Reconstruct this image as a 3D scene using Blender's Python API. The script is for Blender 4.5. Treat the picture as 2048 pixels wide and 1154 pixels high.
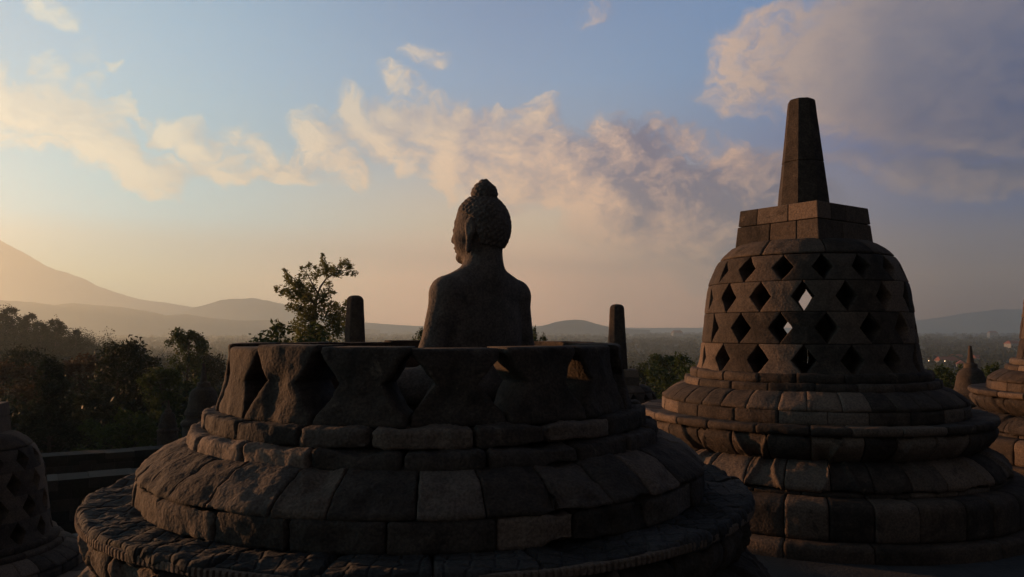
import bpy, bmesh, math, random
import numpy as np
from mathutils import Vector, Matrix, Euler

for o in list(bpy.data.objects):
    bpy.data.objects.remove(o)
SC = bpy.context.scene
COL = SC.collection
R = math.radians

# ------------------------------------------------------------------ camera
FPX = 1593.0                                   # focal length in pixels of the 2048 wide photograph
PITCH = math.atan2(80.0, FPX)
cam_data = bpy.data.cameras.new('camera')
cam = bpy.data.objects.new('camera', cam_data)
COL.objects.link(cam)
cam_data.sensor_width = 36.0
cam_data.lens = FPX / 2048.0 * 36.0
cam_data.clip_start = 0.05
cam_data.clip_end = 60000
cam.location = (0, 0, 0)
cam.rotation_euler = (R(90) + PITCH, 0, 0)
SC.camera = cam

SC.view_settings.view_transform = 'Standard'
SC.view_settings.look = 'None'
SC.view_settings.exposure = 0.0
SC.view_settings.gamma = 1.0
SC.render.engine = 'CYCLES'
SC.cycles.use_denoising = True
SC.cycles.max_bounces = 6
SC.cycles.diffuse_bounces = 3
SC.cycles.volume_bounces = 1
SC.cycles.transparent_max_bounces = 8


def ray(x, y):
    """direction of a pixel of the photograph, as (azimuth from +Y towards +X, elevation)"""
    c = ((x - 1024.0), FPX, (577.0 - y))
    Y = c[1] * math.cos(PITCH) - c[2] * math.sin(PITCH)
    Z = c[1] * math.sin(PITCH) + c[2] * math.cos(PITCH)
    return math.atan2(c[0], Y), math.atan2(Z, math.hypot(c[0], Y))


def spot(x, y, d):
    """world point in the direction of a measured pixel, at horizontal distance d"""
    a, e = ray(x, y)
    return Vector((d * math.sin(a), d * math.cos(a), d * math.tan(e)))


# ------------------------------------------------------------------ sun
SUN_AZ, SUN_EL = R(-64.5), R(4.8)
sun_data = bpy.data.lights.new('sun', 'SUN')
sun_data.energy = 5.0
sun_data.angle = R(0.6)
sun_data.color = (1.0, 0.49, 0.21)
sun = bpy.data.objects.new('sun', sun_data)
COL.objects.link(sun)
sd = Vector((math.sin(SUN_AZ) * math.cos(SUN_EL), math.cos(SUN_AZ) * math.cos(SUN_EL), math.sin(SUN_EL)))
sun.rotation_euler = sd.to_track_quat('Z', 'Y').to_euler()


# ------------------------------------------------------------------ node helper
class NT:
    def __init__(self, tree):
        self.t = tree
        self.n = tree.nodes
        self.l = tree.links

    def new(self, kind, **kw):
        nd = self.n.new(kind)
        for k, v in kw.items():
            setattr(nd, k, v)
        return nd

    def put(self, sock, val):
        if val is None:
            return
        if isinstance(val, bpy.types.NodeSocket):
            self.l.new(val, sock)
        else:
            sock.default_value = val

    def m(self, op, a, b=None, c=None, clamp=False):
        nd = self.new('ShaderNodeMath', operation=op, use_clamp=clamp)
        self.put(nd.inputs[0], a)
        self.put(nd.inputs[1], b)
        self.put(nd.inputs[2], c)
        return nd.outputs[0]

    def vm(self, op, a, b=None):
        nd = self.new('ShaderNodeVectorMath', operation=op)
        self.put(nd.inputs[0], a)
        self.put(nd.inputs[1], b)
        return nd.outputs['Value'] if op in ('DOT_PRODUCT', 'LENGTH') else nd.outputs[0]

    def mix(self, f, a, b, blend='MIX'):
        nd = self.new('ShaderNodeMix', data_type='RGBA', blend_type=blend)
        self.put(nd.inputs[0], f)
        self.put(nd.inputs[6], a if isinstance(a, bpy.types.NodeSocket) else (*a, 1))
        self.put(nd.inputs[7], b if isinstance(b, bpy.types.NodeSocket) else (*b, 1))
        return nd.outputs[2]

    def rng(self, v, a, b, c=0.0, d=1.0, smooth=True):
        nd = self.new('ShaderNodeMapRange', interpolation_type='SMOOTHSTEP' if smooth else 'LINEAR')
        self.put(nd.inputs['Value'], v)
        for k, x in (('From Min', a), ('From Max', b), ('To Min', c), ('To Max', d)):
            nd.inputs[k].default_value = x
        return nd.outputs['Result']

    def noise(self, vec, scale, detail=4, rough=0.55, dist=0.0, dims='3D'):
        nd = self.new('ShaderNodeTexNoise', noise_dimensions=dims)
        self.put(nd.inputs['Vector'], vec)
        nd.inputs['Scale'].default_value = scale
        nd.inputs['Detail'].default_value = detail
        nd.inputs['Roughness'].default_value = rough
        nd.inputs['Distortion'].default_value = dist
        return nd.outputs['Fac']

    def comb(self, x, y, z):
        nd = self.new('ShaderNodeCombineXYZ')
        for s, v in zip(nd.inputs, (x, y, z)):
            self.put(s, v)
        return nd.outputs[0]

    def ramp(self, f, stops):
        nd = self.new('ShaderNodeValToRGB')
        e = nd.color_ramp.elements
        while len(e) < len(stops):
            e.new(0.5)
        for k, (p, c) in enumerate(stops):
            e[k].position = p
            e[k].color = (*c, 1)
        self.put(nd.inputs[0], f)
        return nd.outputs[0]


def lin(r, g, b):
    f = lambda v: (v / 255 / 12.92) if v / 255 <= 0.04045 else ((v / 255 + 0.055) / 1.055) ** 2.4
    return (f(r), f(g), f(b))


# ------------------------------------------------------------------ sky
# every cloud bank as it stands in the sky: photo position, half sizes in pixels, tilt (deg, clockwise), weight
CLOUDS = [
    (20, 205, 75, 45, 20, 0.85), (45, 285, 90, 26, 5, 0.8), (85, 235, 60, 60, 40, 0.9), (150, 235, 55, 60, 50, 0.8),
    (165, 275, 85, 45, 35, 1.0), (230, 315, 95, 36, 25, 1.0), (290, 345, 75, 20, 8, 0.9),
    (120, 160, 50, 26, 50, 0.6), (175, 118, 40, 24, 50, 0.32), (238, 202, 20, 22, 40, 0.6), (228, 126, 20, 12, 10, 0.35),
    (280, 240, 25, 14, 20, 0.5), (205, 230, 25, 22, 40, 0.5),
    (370, 285, 70, 26, 20, 0.85), (430, 305, 65, 38, 20, 0.8), (500, 290, 60, 30, 40, 0.9), (440, 345, 130, 20, 0, 0.75),
    (580, 335, 70, 18, 0, 0.75),
    (645, 290, 62, 48, 50, 1.0), (690, 335, 62, 36, 40, 1.0),
    (720, 225, 50, 40, 50, 0.85), (770, 260, 80, 55, 25, 1.0), (800, 300, 120, 50, 25, 0.9), (790, 160, 48, 26, 45, 0.9),
    (840, 188, 42, 22, 45, 0.7), (840, 112, 62, 22, 8, 0.75), (900, 270, 90, 62, 20, 1.0), (960, 265, 75, 36, 5, 0.9),
    (900, 345, 130, 48, 25, 0.9), (1000, 330, 120, 70, 25, 1.0), (1080, 265, 55, 52, 60, 1.0), (1110, 310, 90, 62, 45, 1.0),
    (1180, 380, 140, 76, 40, 1.2), (1270, 440, 140, 76, 38, 1.25), (1310, 340, 160, 85, 20, 1.0), (1090, 205, 30, 12, 0, 0.4),
    (1060, 330, 130, 66, 30, 1.35), (1190, 400, 150, 66, 36, 1.45), (1320, 460, 150, 60, 30, 1.4), (1440, 490, 130, 50, 15, 1.2), (930, 310, 130, 60, 20, 1.2),
    (1260, 280, 34, 26, 40, 0.7), (1400, 440, 180, 105, 30, 1.5), (1370, 500, 150, 46, 22, 1.1), (1490, 380, 150, 70, 10, 1.1),
    (90, 14, 46, 20, 20, 0.6), (1178, 26, 28, 40, 60, 0.42),
    (1470, 85, 50, 14, -15, 0.6), (1530, 70, 95, 36, -20, 0.6), (1610, 50, 160, 62, -15, 0.75), (1540, 140, 80, 30, -20, 0.5),
    (1720, 90, 230, 105, -10, 1.0), (1900, 60, 320, 130, -5, 1.3), (1850, 185, 260, 80, 5, 1.2), (1970, 262, 220, 55, 10, 1.0),
    (1750, 230, 150, 60, 10, 0.85), (2010, 350, 190, 36, 6, 0.9), (1720, 330, 120, 22, 5, 0.55), (1480, 450, 90, 26, 8, 0.5),
]


def cloud_group():
    g = bpy.data.node_groups.new('cloud_density', 'ShaderNodeTree')
    g.interface.new_socket('Vector', in_out='INPUT', socket_type='NodeSocketVector')
    g.interface.new_socket('Density', in_out='OUTPUT', socket_type='NodeSocketFloat')
    t = NT(g)
    gi = t.new('NodeGroupInput')
    go = t.new('NodeGroupOutput')
    p0 = gi.outputs[0]
    # billows push the banks' outlines about
    wn = t.new('ShaderNodeTexNoise', noise_dimensions='2D')
    t.put(wn.inputs['Vector'], p0)
    wn.inputs['Scale'].default_value = 17
    wn.inputs['Detail'].default_value = 4
    wv = t.vm('SUBTRACT', wn.outputs['Color'], (0.5, 0.5, 0.5))
    sc = t.new('ShaderNodeVectorMath', operation='SCALE')
    t.put(sc.inputs[0], wv)
    sc.inputs['Scale'].default_value = 0.05
    p = t.vm('ADD', p0, sc.outputs[0])
    acc = None
    for (x, y, rx, ry, rot, w) in CLOUDS:
        a, e = ray(x, y)
        mp = t.new('ShaderNodeMapping', vector_type='TEXTURE')
        # each bank waits for the one before it, so that only a few values are alive at once
        t.put(mp.inputs['Vector'], p if acc is None else t.vm('ADD', p, t.vm('MULTIPLY', t.comb(acc, acc, acc), (1e-7, 1e-7, 1e-7))))
        mp.inputs['Location'].default_value = (a, e, 0)
        mp.inputs['Rotation'].default_value = (0, 0, -R(rot))
        k = 1.45 / 1650.0
        mp.inputs['Scale'].default_value = (rx * k, ry * k, 1)
        flat = t.vm('MULTIPLY', mp.outputs[0], (1, 1, 0))
        d2 = t.vm('DOT_PRODUCT', flat, flat)
        v = t.m('MULTIPLY_ADD', d2, -w, w)
        if acc is None:
            acc = t.m('MAXIMUM', v, 0.0)
        else:
            nd = t.new('ShaderNodeMath', operation='SMOOTH_MAX')
            t.put(nd.inputs[0], acc)
            t.put(nd.inputs[1], v)
            nd.inputs[2].default_value = 0.15
            acc = nd.outputs[0]
    rot = t.new('ShaderNodeMapping', vector_type='POINT')
    t.put(rot.inputs['Vector'], p)
    rot.inputs['Rotation'].default_value = (0, 0, R(33))
    rot.inputs['Scale'].default_value = (0.75, 1.25, 1)
    n1 = t.noise(rot.outputs[0], 12, 10, 0.60, 0.25, '2D')
    n2 = t.noise(rot.outputs[0], 52, 9, 0.66, 0.4, '2D')
    f = t.m('MULTIPLY_ADD', n1, 2.0, -1.0)
    f = t.m('ADD', f, t.m('MULTIPLY_ADD', n2, 1.15, -0.575))
    sx = t.new('ShaderNodeSeparateXYZ')
    t.put(sx.inputs[0], p)
    f = t.m('MULTIPLY', f, t.rng(sx.outputs[0], R(14), R(24), 1.0, 0.50))
    d = t.m('ADD', acc, f)
    d = t.m('MULTIPLY', d, t.rng(acc, 0.0, 0.25))
    t.put(go.inputs[0], d)
    return g


world = bpy.data.worlds.new('World')
SC.world = world
world.use_nodes = True
W = NT(world.node_tree)
W.n.clear()
tc = W.new('ShaderNodeTexCoord')
dirv = tc.outputs['Generated']
sep = W.new('ShaderNodeSeparateXYZ')
W.put(sep.inputs[0], W.vm('NORMALIZE', dirv))
az = W.m('ARCTAN2', sep.outputs[0], sep.outputs[1])
el = W.m('ARCSINE', sep.outputs[2])
ae = W.comb(az, el, 0.0)

nish = W.new('ShaderNodeTexSky', sky_type='NISHITA')
nish.sun_disc = False
nish.sun_elevation = SUN_EL
nish.sun_rotation = SUN_AZ
nish.air_density = 1.0
nish.dust_density = 2.0
nish.ozone_density = 1.5
SKY_STRENGTH = 0.10

# evening tint of the air by height, on the sun's side and away from it (multiplies towards the measured dusk colours)
eln = W.rng(el, 0.0, R(60), 0, 1, False)
# SKYTABLE
ELS = (0.0, 0.057, 0.123, 0.21, 0.293, 0.362)
SKY_L = [(0.481, 0.482, 0.313), (0.657, 0.907, 0.636), (0.294, 1.069, 1.349), (0.253, 0.742, 1.007), (0.246, 0.628, 0.92), (0.214, 0.549, 0.831)]
SKY_M = [(2.5, 1.2, 0.62), (2.9, 1.45, 0.74), (1.45, 1.05, 0.66), (0.34, 0.494, 0.696), (0.233, 0.434, 0.724), (0.172, 0.342, 0.626)]
SKY_R = [(0.183, 0.06, 0.02), (0.392, 0.249, 0.196), (0.02, 0.106, 0.369), (0.02, 0.092, 0.406), (0.073, 0.259, 0.589), (0.117, 0.309, 0.644)]
LIT = [(0.999, 0.951, 0.747), (1.276, 0.838, 0.523), (1.436, 0.812, 0.468), (0.383, 0.277, 0.263)]
SHADE = [(0.534, 0.643, 0.649), (0.396, 0.366, 0.453), (0.099, 0.095, 0.226), (0.015, 0.058, 0.194)]
# ENDTABLE
top = lambda c: [(0.75, lin(*c)), (1.0, lin(*c))]
left = W.ramp(eln, list(zip(ELS, SKY_L)) + top((64, 80, 105)))
mid = W.ramp(eln, list(zip(ELS, SKY_M)) + top((42, 56, 84)))
right = W.ramp(eln, list(zip(ELS, SKY_R)) + top((30, 40, 60)))
back_l = W.ramp(eln, [(0.0, lin(100, 95, 94)), (0.15, lin(104, 101, 103)), (0.40, lin(88, 94, 108)), (1.0, lin(44, 52, 68))])
back_r = W.ramp(eln, [(0.0, lin(36, 34, 35)), (0.15, lin(38, 37, 41)), (0.40, lin(40, 44, 54)), (1.0, lin(36, 43, 58))])
back = W.mix(W.m('MULTIPLY_ADD', W.m('COSINE', W.m('ADD', az, R(125))), 0.5, 0.5), back_r, back_l)
base = W.mix(W.rng(az, R(-30), R(2)), left, mid)
base = W.mix(W.rng(az, R(0), R(32)), base, right)
absaz = W.m('ABSOLUTE', W.m('ADD', az, R(22)))
base = W.mix(W.rng(absaz, R(62), R(125)), base, back)
tint = W.mix(1.0, nish.outputs[0], (SKY_STRENGTH,) * 3, 'MULTIPLY')
base = W.mix(0.86, tint, base)

cg = cloud_group()


def density(vec):
    nd = W.new('ShaderNodeGroup')
    nd.node_tree = cg
    W.put(nd.inputs[0], vec)
    return nd.outputs[0]


d0 = density(ae)
d1 = density(W.vm('ADD', ae, (-0.026, -0.005, 0)))
alpha = W.rng(d0, 0.04, 0.9)
lit = W.m('MULTIPLY_ADD', W.m('SUBTRACT', d0, d1), W.rng(az, R(12), R(24), 0.95, 1.6), 0.60)
thick = W.rng(d0, 0.5, 1.9)
lit = W.m('SUBTRACT', lit, W.m('MULTIPLY', thick, 0.22))
# the great bank at the right is lit on the flank that looks to the sun and falls into shade beyond
slope = W.m('SUBTRACT', W.m('MULTIPLY', W.m('SUBTRACT', az, R(20)), 0.55), W.m('SUBTRACT', el, R(17)))
flank = W.m('ADD', W.rng(slope, -0.08, 0.26, 0.95, 0.02), W.m('MULTIPLY', W.m('SUBTRACT', d0, d1), 0.6))
rightness = W.m('MULTIPLY', W.rng(az, R(9), R(17)), W.rng(el, R(9), R(13)))
# the long bank in the middle: only its lower left edge faces the sun
q = W.m('ADD', W.m('SUBTRACT', el, R(9.3)), W.m('MULTIPLY', W.m('SUBTRACT', az, R(4.5)), 0.44))
lit = W.m('SUBTRACT', lit, W.m('MULTIPLY', W.m('MULTIPLY', W.rng(q, R(0.8), R(3.6)), W.rng(az, R(2.5), R(8))), 0.34))
lit = W.m('ADD', W.m('MULTIPLY', lit, W.m('SUBTRACT', 1.0, rightness)), W.m('MULTIPLY', flank, rightness))
side = W.rng(az, R(-24), R(26), 0, 1, False)
lit_c = W.ramp(side, list(zip((0.0, 0.42, 0.68, 1.0), LIT)))
shade_c = W.ramp(side, list(zip((0.0, 0.42, 0.68, 1.0), SHADE)))
lit_c = W.mix(W.rng(el, R(11), R(16)), lit_c, W.mix(1.0, lit_c, (0.72, 0.84, 0.98), 'MULTIPLY'))
cloud_c = W.mix(W.m('MULTIPLY', lit, 1.0, clamp=True), shade_c, lit_c)
alpha = W.m('MULTIPLY', alpha, W.rng(absaz, R(80), R(64)))
sky_c = W.mix(W.m('MULTIPLY', alpha, 0.92), base, cloud_c)
# the horizon line: nothing bright below it
sky_c = W.mix(W.rng(el, R(-6), R(-0.5)), (0.03, 0.026, 0.022), sky_c)
bg = W.new('ShaderNodeBackground')
W.put(bg.inputs['Color'], sky_c)
bg.inputs['Strength'].default_value = 1.0
wo = W.new('ShaderNodeOutputWorld')
W.l.new(bg.outputs[0], wo.inputs['Surface'])
world.cycles.sampling_method = 'MANUAL'
world.cycles.sample_map_resolution = 1024


# ------------------------------------------------------------------ numpy tools
_rs = np.random.RandomState(7)
_PERM = _rs.permutation(1024).astype(np.int64)
_VAL = _rs.rand(1024)


def vnoise(p):
    i = np.floor(p).astype(np.int64)
    f = p - i
    f = f * f * f * (f * (f * 6 - 15) + 10)

    def h(a, b, c):
        return _VAL[_PERM[(_PERM[(_PERM[a & 1023] + b) & 1023] + c) & 1023]]
    x, y, z = i[..., 0], i[..., 1], i[..., 2]
    fx, fy, fz = f[..., 0], f[..., 1], f[..., 2]
    l = lambda a, b, t: a + (b - a) * t
    return l(l(l(h(x, y, z), h(x + 1, y, z), fx), l(h(x, y + 1, z), h(x + 1, y + 1, z), fx), fy),
             l(l(h(x, y, z + 1), h(x + 1, y, z + 1), fx), l(h(x, y + 1, z + 1), h(x + 1, y + 1, z + 1), fx), fy), fz) * 2 - 1


def fbm(p, octs=3, gain=0.5):
    s = 0
    a = 1.0
    for k in range(octs):
        s = s + a * vnoise(p * (2.03 ** k) + 17.3 * k)
        a *= gain
    return s


def mesh_obj(name, V, F, mat, parent=None, smooth=True, loc=None):
    """F: integer array (n,4) or (n,3), or list of such arrays"""
    me = bpy.data.meshes.new(name)
    V = np.asarray(V, dtype=np.float32).reshape(-1, 3)
    Fs = F if isinstance(F, list) else [F]
    Fs = [np.asarray(f, dtype=np.int32) for f in Fs if len(f)]
    loops = np.concatenate([f.ravel() for f in Fs])
    sizes = np.concatenate([np.full(len(f), f.shape[1], dtype=np.int32) for f in Fs])
    me.vertices.add(len(V))
    me.vertices.foreach_set('co', V.ravel())
    me.loops.add(len(loops))
    me.loops.foreach_set('vertex_index', loops)
    me.polygons.add(len(sizes))
    me.polygons.foreach_set('loop_start', np.concatenate([[0], np.cumsum(sizes)[:-1]]).astype(np.int32))
    me.polygons.foreach_set('loop_total', sizes)
    me.update(calc_edges=True)
    me.polygons.foreach_set('use_smooth', np.full(len(sizes), smooth, dtype=bool))
    me.materials.append(mat)
    o = bpy.data.objects.new(name, me)
    COL.objects.link(o)
    if parent:
        o.parent = parent
    if loc is not None:
        o.location = loc
    return o


def empty(name, loc=(0, 0, 0), rz=0.0):
    o = bpy.data.objects.new(name, None)
    COL.objects.link(o)
    o.location = loc
    o.rotation_euler = (0, 0, rz)
    o.empty_display_size = 0.3
    return o


def tag(o, label=None, cat=None, group=None, kind=None):
    for k, v in (('label', label), ('category', cat), ('group', group), ('kind', kind)):
        if v:
            o[k] = v
    return o


class MB:
    """collects quad pieces into one mesh"""

    def __init__(self):
        self.V, self.Q, self.T, self.n = [], [], [], 0

    def add(self, V, Q=None, T=None):
        V = np.asarray(V, float).reshape(-1, 3)
        if Q is not None and len(Q):
            self.Q.append(np.asarray(Q) + self.n)
        if T is not None and len(T):
            self.T.append(np.asarray(T) + self.n)
        self.V.append(V)
        self.n += len(V)

    def build(self, name, mat, parent=None, smooth=True, loc=None):
        F = []
        if self.Q:
            F.append(np.concatenate(self.Q))
        if self.T:
            F.append(np.concatenate(self.T))
        return mesh_obj(name, np.concatenate(self.V), F, mat, parent, smooth, loc)


def grid_tube(P, closed_u=True, cap=True):
    """P (m sections, k points, 3) -> V, quads, tris"""
    m, k = P.shape[:2]
    i = np.arange(m - 1)[:, None]
    j = np.arange(k if closed_u else k - 1)[None, :]
    j2 = (j + 1) % k
    Q = np.stack([i * k + j, i * k + j2, (i + 1) * k + j2, (i + 1) * k + j], -1).reshape(-1, 4)
    V = P.reshape(-1, 3)
    T = []
    if cap:
        c0, c1 = P[0].mean(0), P[-1].mean(0)
        n = len(V)
        V = np.concatenate([V, [c0, c1]])
        jj = np.arange(k)
        T = np.concatenate([np.stack([np.full(k, n), (jj + 1) % k, jj], -1),
                            np.stack([np.full(k, n + 1), (m - 1) * k + jj, (m - 1) * k + (jj + 1) % k], -1)])
    return V, Q, T


def tube(pts, rad, seg=8):
    pts = np.asarray(pts, float)
    rad = np.asarray(rad, float)
    d = np.gradient(pts, axis=0)
    d /= np.linalg.norm(d, axis=1)[:, None] + 1e-9
    up = np.tile([0.31, 0.2, 0.93], (len(pts), 1))
    a = np.cross(d, up)
    a /= np.linalg.norm(a, axis=1)[:, None] + 1e-9
    b = np.cross(d, a)
    t = np.arange(seg) * 2 * np.pi / seg
    P = pts[:, None, :] + rad[:, None, None] * (np.cos(t)[None, :, None] * a[:, None, :] + np.sin(t)[None, :, None] * b[:, None, :])
    return grid_tube(P)


# ------------------------------------------------------------------ materials
def new_mat(name):
    m = bpy.data.materials.new(name)
    m.use_nodes = True
    t = NT(m.node_tree)
    bs = t.n.get('Principled BSDF')
    return m, t, bs


def stone_material(name, dark, light, pit=70.0, bump=0.6, carve=None, island=True, dist=0.012):
    m, t, bs = new_mat(name)
    co = t.new('ShaderNodeTexCoord').outputs['Object']
    geo = t.new('ShaderNodeNewGeometry')
    big = t.noise(co, 2.2, 5, 0.6, 0.3)
    med = t.noise(co, 11, 5, 0.62, 0.2)
    fine = t.noise(co, pit, 4, 0.65)
    f = t.m('MULTIPLY_ADD', med, 0.5, t.m('MULTIPLY', big, 0.5))
    f = t.rng(f, 0.32, 0.68)
    if island:
        isl = geo.outputs['Random Per Island']
        f = t.m('ADD', t.m('MULTIPLY', f, 0.34), t.m('MULTIPLY', t.m('POWER', isl, 2.6), 1.0))
    c = t.mix(f, dark, light)
    if island:
        # some blocks are greyer, some redder
        hue = t.m('FRACT', t.m('MULTIPLY', isl, 7.31))
        c = t.mix(t.rng(hue, 0.0, 1.0, 0.0, 0.75), c, t.mix(1.0, c, (0.90, 0.98, 1.06), 'MULTIPLY'))
    # grey lichen and dark weather stains
    li = t.rng(t.noise(co, 5.5, 7, 0.7, 0.6), 0.60, 0.70)
    c = t.mix(t.m('MULTIPLY', li, 0.35), c, (light[0] * 1.25, light[1] * 1.32, light[2] * 1.3))
    st = t.rng(t.noise(co, 3.1, 6, 0.66, 0.8), 0.56, 0.70)
    c = t.mix(t.m('MULTIPLY', st, 0.55), c, (dark[0] * 0.5, dark[1] * 0.5, dark[2] * 0.5))
    sp = t.rng(fine, 0.35, 0.65, 0.72, 1.22)
    sc = t.new('ShaderNodeVectorMath', operation='SCALE')
    t.put(sc.inputs[0], c)
    t.put(sc.inputs['Scale'], sp)
    t.put(bs.inputs['Base Color'], sc.outputs[0])
    bs.inputs['Roughness'].default_value = 0.92
    bs.inputs['Specular IOR Level'].default_value = 0.18
    vor = t.new('ShaderNodeTexVoronoi', feature='SMOOTH_F1')
    t.put(vor.inputs['Vector'], co)
    vor.inputs['Scale'].default_value = pit * 0.8
    h = t.m('ADD', t.m('MULTIPLY', fine, 0.55), t.m('MULTIPLY', vor.outputs['Distance'], 0.5))
    h = t.m('ADD', h, t.m('MULTIPLY', med, 0.9))
    if carve:
        vv = t.new('ShaderNodeTexVoronoi', feature='DISTANCE_TO_EDGE')
        t.put(vv.inputs['Vector'], co)
        vv.inputs['Scale'].default_value = carve
        vv.inputs['Randomness'].default_value = 0.3
        h = t.m('ADD', h, t.rng(vv.outputs['Distance'], 0.0, 0.13, 0.0, 2.2))
    bp = t.new('ShaderNodeBump')
    bp.inputs['Strength'].default_value = bump
    bp.inputs['Distance'].default_value = dist
    t.put(bp.inputs['Height'], h)
    t.put(bs.inputs['Normal'], bp.outputs[0])
    return m


STONE = stone_material('andesite', (0.020, 0.015, 0.012), (0.150, 0.106, 0.078), 75, 0.75)
STONE_FINE = stone_material('andesite_far', (0.020, 0.015, 0.012), (0.145, 0.100, 0.071), 55, 0.5)
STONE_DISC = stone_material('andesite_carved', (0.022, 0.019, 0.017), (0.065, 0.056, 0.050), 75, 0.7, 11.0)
STONE_STATUE = stone_material('andesite_statue', (0.066, 0.052, 0.043), (0.135, 0.105, 0.085), 80, 0.75, None, False, 0.008)

MASONRY = stone_material('shaded_masonry', (0.010, 0.010, 0.008), (0.048, 0.042, 0.034), 40, 0.6)  # darkened andesite: the gallery walls' shade is put into the colour


def paving_material():
    m, t, bs = new_mat('terrace_paving')
    co = t.new('ShaderNodeTexCoord').outputs['Object']
    br = t.new('ShaderNodeTexBrick')
    t.put(br.inputs['Vector'], co)
    br.inputs['Scale'].default_value = 1.0
    br.inputs['Brick Width'].default_value = 0.62
    br.inputs['Row Height'].default_value = 0.42
    br.inputs['Mortar Size'].default_value = 0.012
    br.inputs['Color1'].default_value = (0.022, 0.021, 0.021, 1)
    br.inputs['Color2'].default_value = (0.045, 0.042, 0.041, 1)
    br.inputs['Mortar'].default_value = (0.02, 0.019, 0.018, 1)
    c = t.mix(t.rng(t.noise(co, 1.7, 6, 0.65, 0.4), 0.4, 0.68), br.outputs['Color'], (0.020, 0.019, 0.018))
    t.put(bs.inputs['Base Color'], c)
    bs.inputs['Roughness'].default_value = 0.85
    h = t.m('ADD', t.m('MULTIPLY', br.outputs['Fac'], -1.2), t.noise(co, 30, 5, 0.6))
    bp = t.new('ShaderNodeBump')
    bp.inputs['Strength'].default_value = 0.7
    bp.inputs['Distance'].default_value = 0.015
    t.put(bp.inputs['Height'], h)
    t.put(bs.inputs['Normal'], bp.outputs[0])
    return m


PAVING = paving_material()


def leaf_material(name, dark, light, trans=0.35):
    m, t, bs = new_mat(name)
    geo = t.new('ShaderNodeNewGeometry')
    oi = t.new('ShaderNodeObjectInfo')
    co = t.new('ShaderNodeTexCoord').outputs['Object']
    f = t.m('ADD', t.m('MULTIPLY', geo.outputs['Random Per Island'], 0.6), t.m('MULTIPLY', t.noise(co, 0.9, 3, 0.6), 0.5))
    c = t.mix(f, dark, light)
    t.put(bs.inputs['Base Color'], c)
    bs.inputs['Roughness'].default_value = 0.6
    bs.inputs['Specular IOR Level'].default_value = 0.06
    tr = t.new('ShaderNodeBsdfTranslucent')
    t.put(tr.inputs['Color'], t.mix(0.5, c, (light[0] * 1.5, light[1] * 1.4, light[2] * 0.7)))
    mx = t.new('ShaderNodeMixShader')
    mx.inputs[0].default_value = trans
    t.l.new(bs.outputs[0], mx.inputs[1])
    t.l.new(tr.outputs[0], mx.inputs[2])
    out = t.n.get('Material Output')
    t.l.new(mx.outputs[0], out.inputs['Surface'])
    return m


LEAF = leaf_material('leaves', (0.034, 0.042, 0.015), (0.130, 0.140, 0.045), 0.45)
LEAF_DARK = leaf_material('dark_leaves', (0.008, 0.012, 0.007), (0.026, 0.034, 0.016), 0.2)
LEAF_RUST = leaf_material('rusty_leaves', (0.022, 0.016, 0.011), (0.060, 0.040, 0.024), 0.25)
LEAF_FRESH = leaf_material('fresh_leaves', (0.016, 0.027, 0.009), (0.050, 0.072, 0.022), 0.3)


def plain_material(name, a, b, scale=8.0, rough=0.9):
    m, t, bs = new_mat(name)
    co = t.new('ShaderNodeTexCoord').outputs['Object']
    t.put(bs.inputs['Base Color'], t.mix(t.rng(t.noise(co, scale, 6, 0.62, 0.3), 0.3, 0.7), a, b))
    bs.inputs['Roughness'].default_value = rough
    bs.inputs['Specular IOR Level'].default_value = 0.2
    return m


BARK = plain_material('bark', (0.025, 0.020, 0.015), (0.075, 0.058, 0.042), 6)
SOIL = plain_material('ground_cover', (0.018, 0.022, 0.010), (0.050, 0.050, 0.024), 0.02)
MOUNT = plain_material('mountain_forest', (0.035, 0.045, 0.035), (0.075, 0.075, 0.055), 0.004)
TILE = plain_material('roof_tiles', (0.20, 0.055, 0.035), (0.34, 0.10, 0.06), 1.5, 0.8)
PLASTER = plain_material('white_plaster', (0.26, 0.24, 0.22), (0.40, 0.37, 0.33), 1.0)
IRON = plain_material('lamp_iron', (0.05, 0.05, 0.05), (0.09, 0.09, 0.09), 3, 0.6)
lampm, _t, _b = new_mat('lamp_glow')
_b.inputs['Emission Color'].default_value = (1.0, 0.68, 0.36, 1)
_b.inputs['Emission Strength'].default_value = 12.0


# ------------------------------------------------------------------ stone courses
def smooth_line(pts, r, res):
    """round the corners of an open (r,z) line and resample it"""
    pts = [np.array(p, float) for p in pts]
    out = [pts[0]]
    for k in range(1, len(pts) - 1):
        a, b, c = pts[k - 1], pts[k], pts[k + 1]
        la, lc = np.linalg.norm(a - b), np.linalg.norm(c - b)
        q = min(r, la * 0.45, lc * 0.45)
        p0, p1 = b + (a - b) / la * q, b + (c - b) / lc * q
        for t in (0, 0.33, 0.67, 1):
            out.append((1 - t) ** 2 * p0 + 2 * t * (1 - t) * b + t * t * p1)
    out.append(pts[-1])
    out = np.array(out)
    s = np.concatenate([[0], np.cumsum(np.linalg.norm(np.diff(out, axis=0), axis=1))])
    n = max(4, int(s[-1] / res))
    q = np.linspace(0, s[-1], n + 1)
    return np.stack([np.interp(q, s, out[:, 0]), np.interp(q, s, out[:, 1])], -1), q / s[-1]


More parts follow.
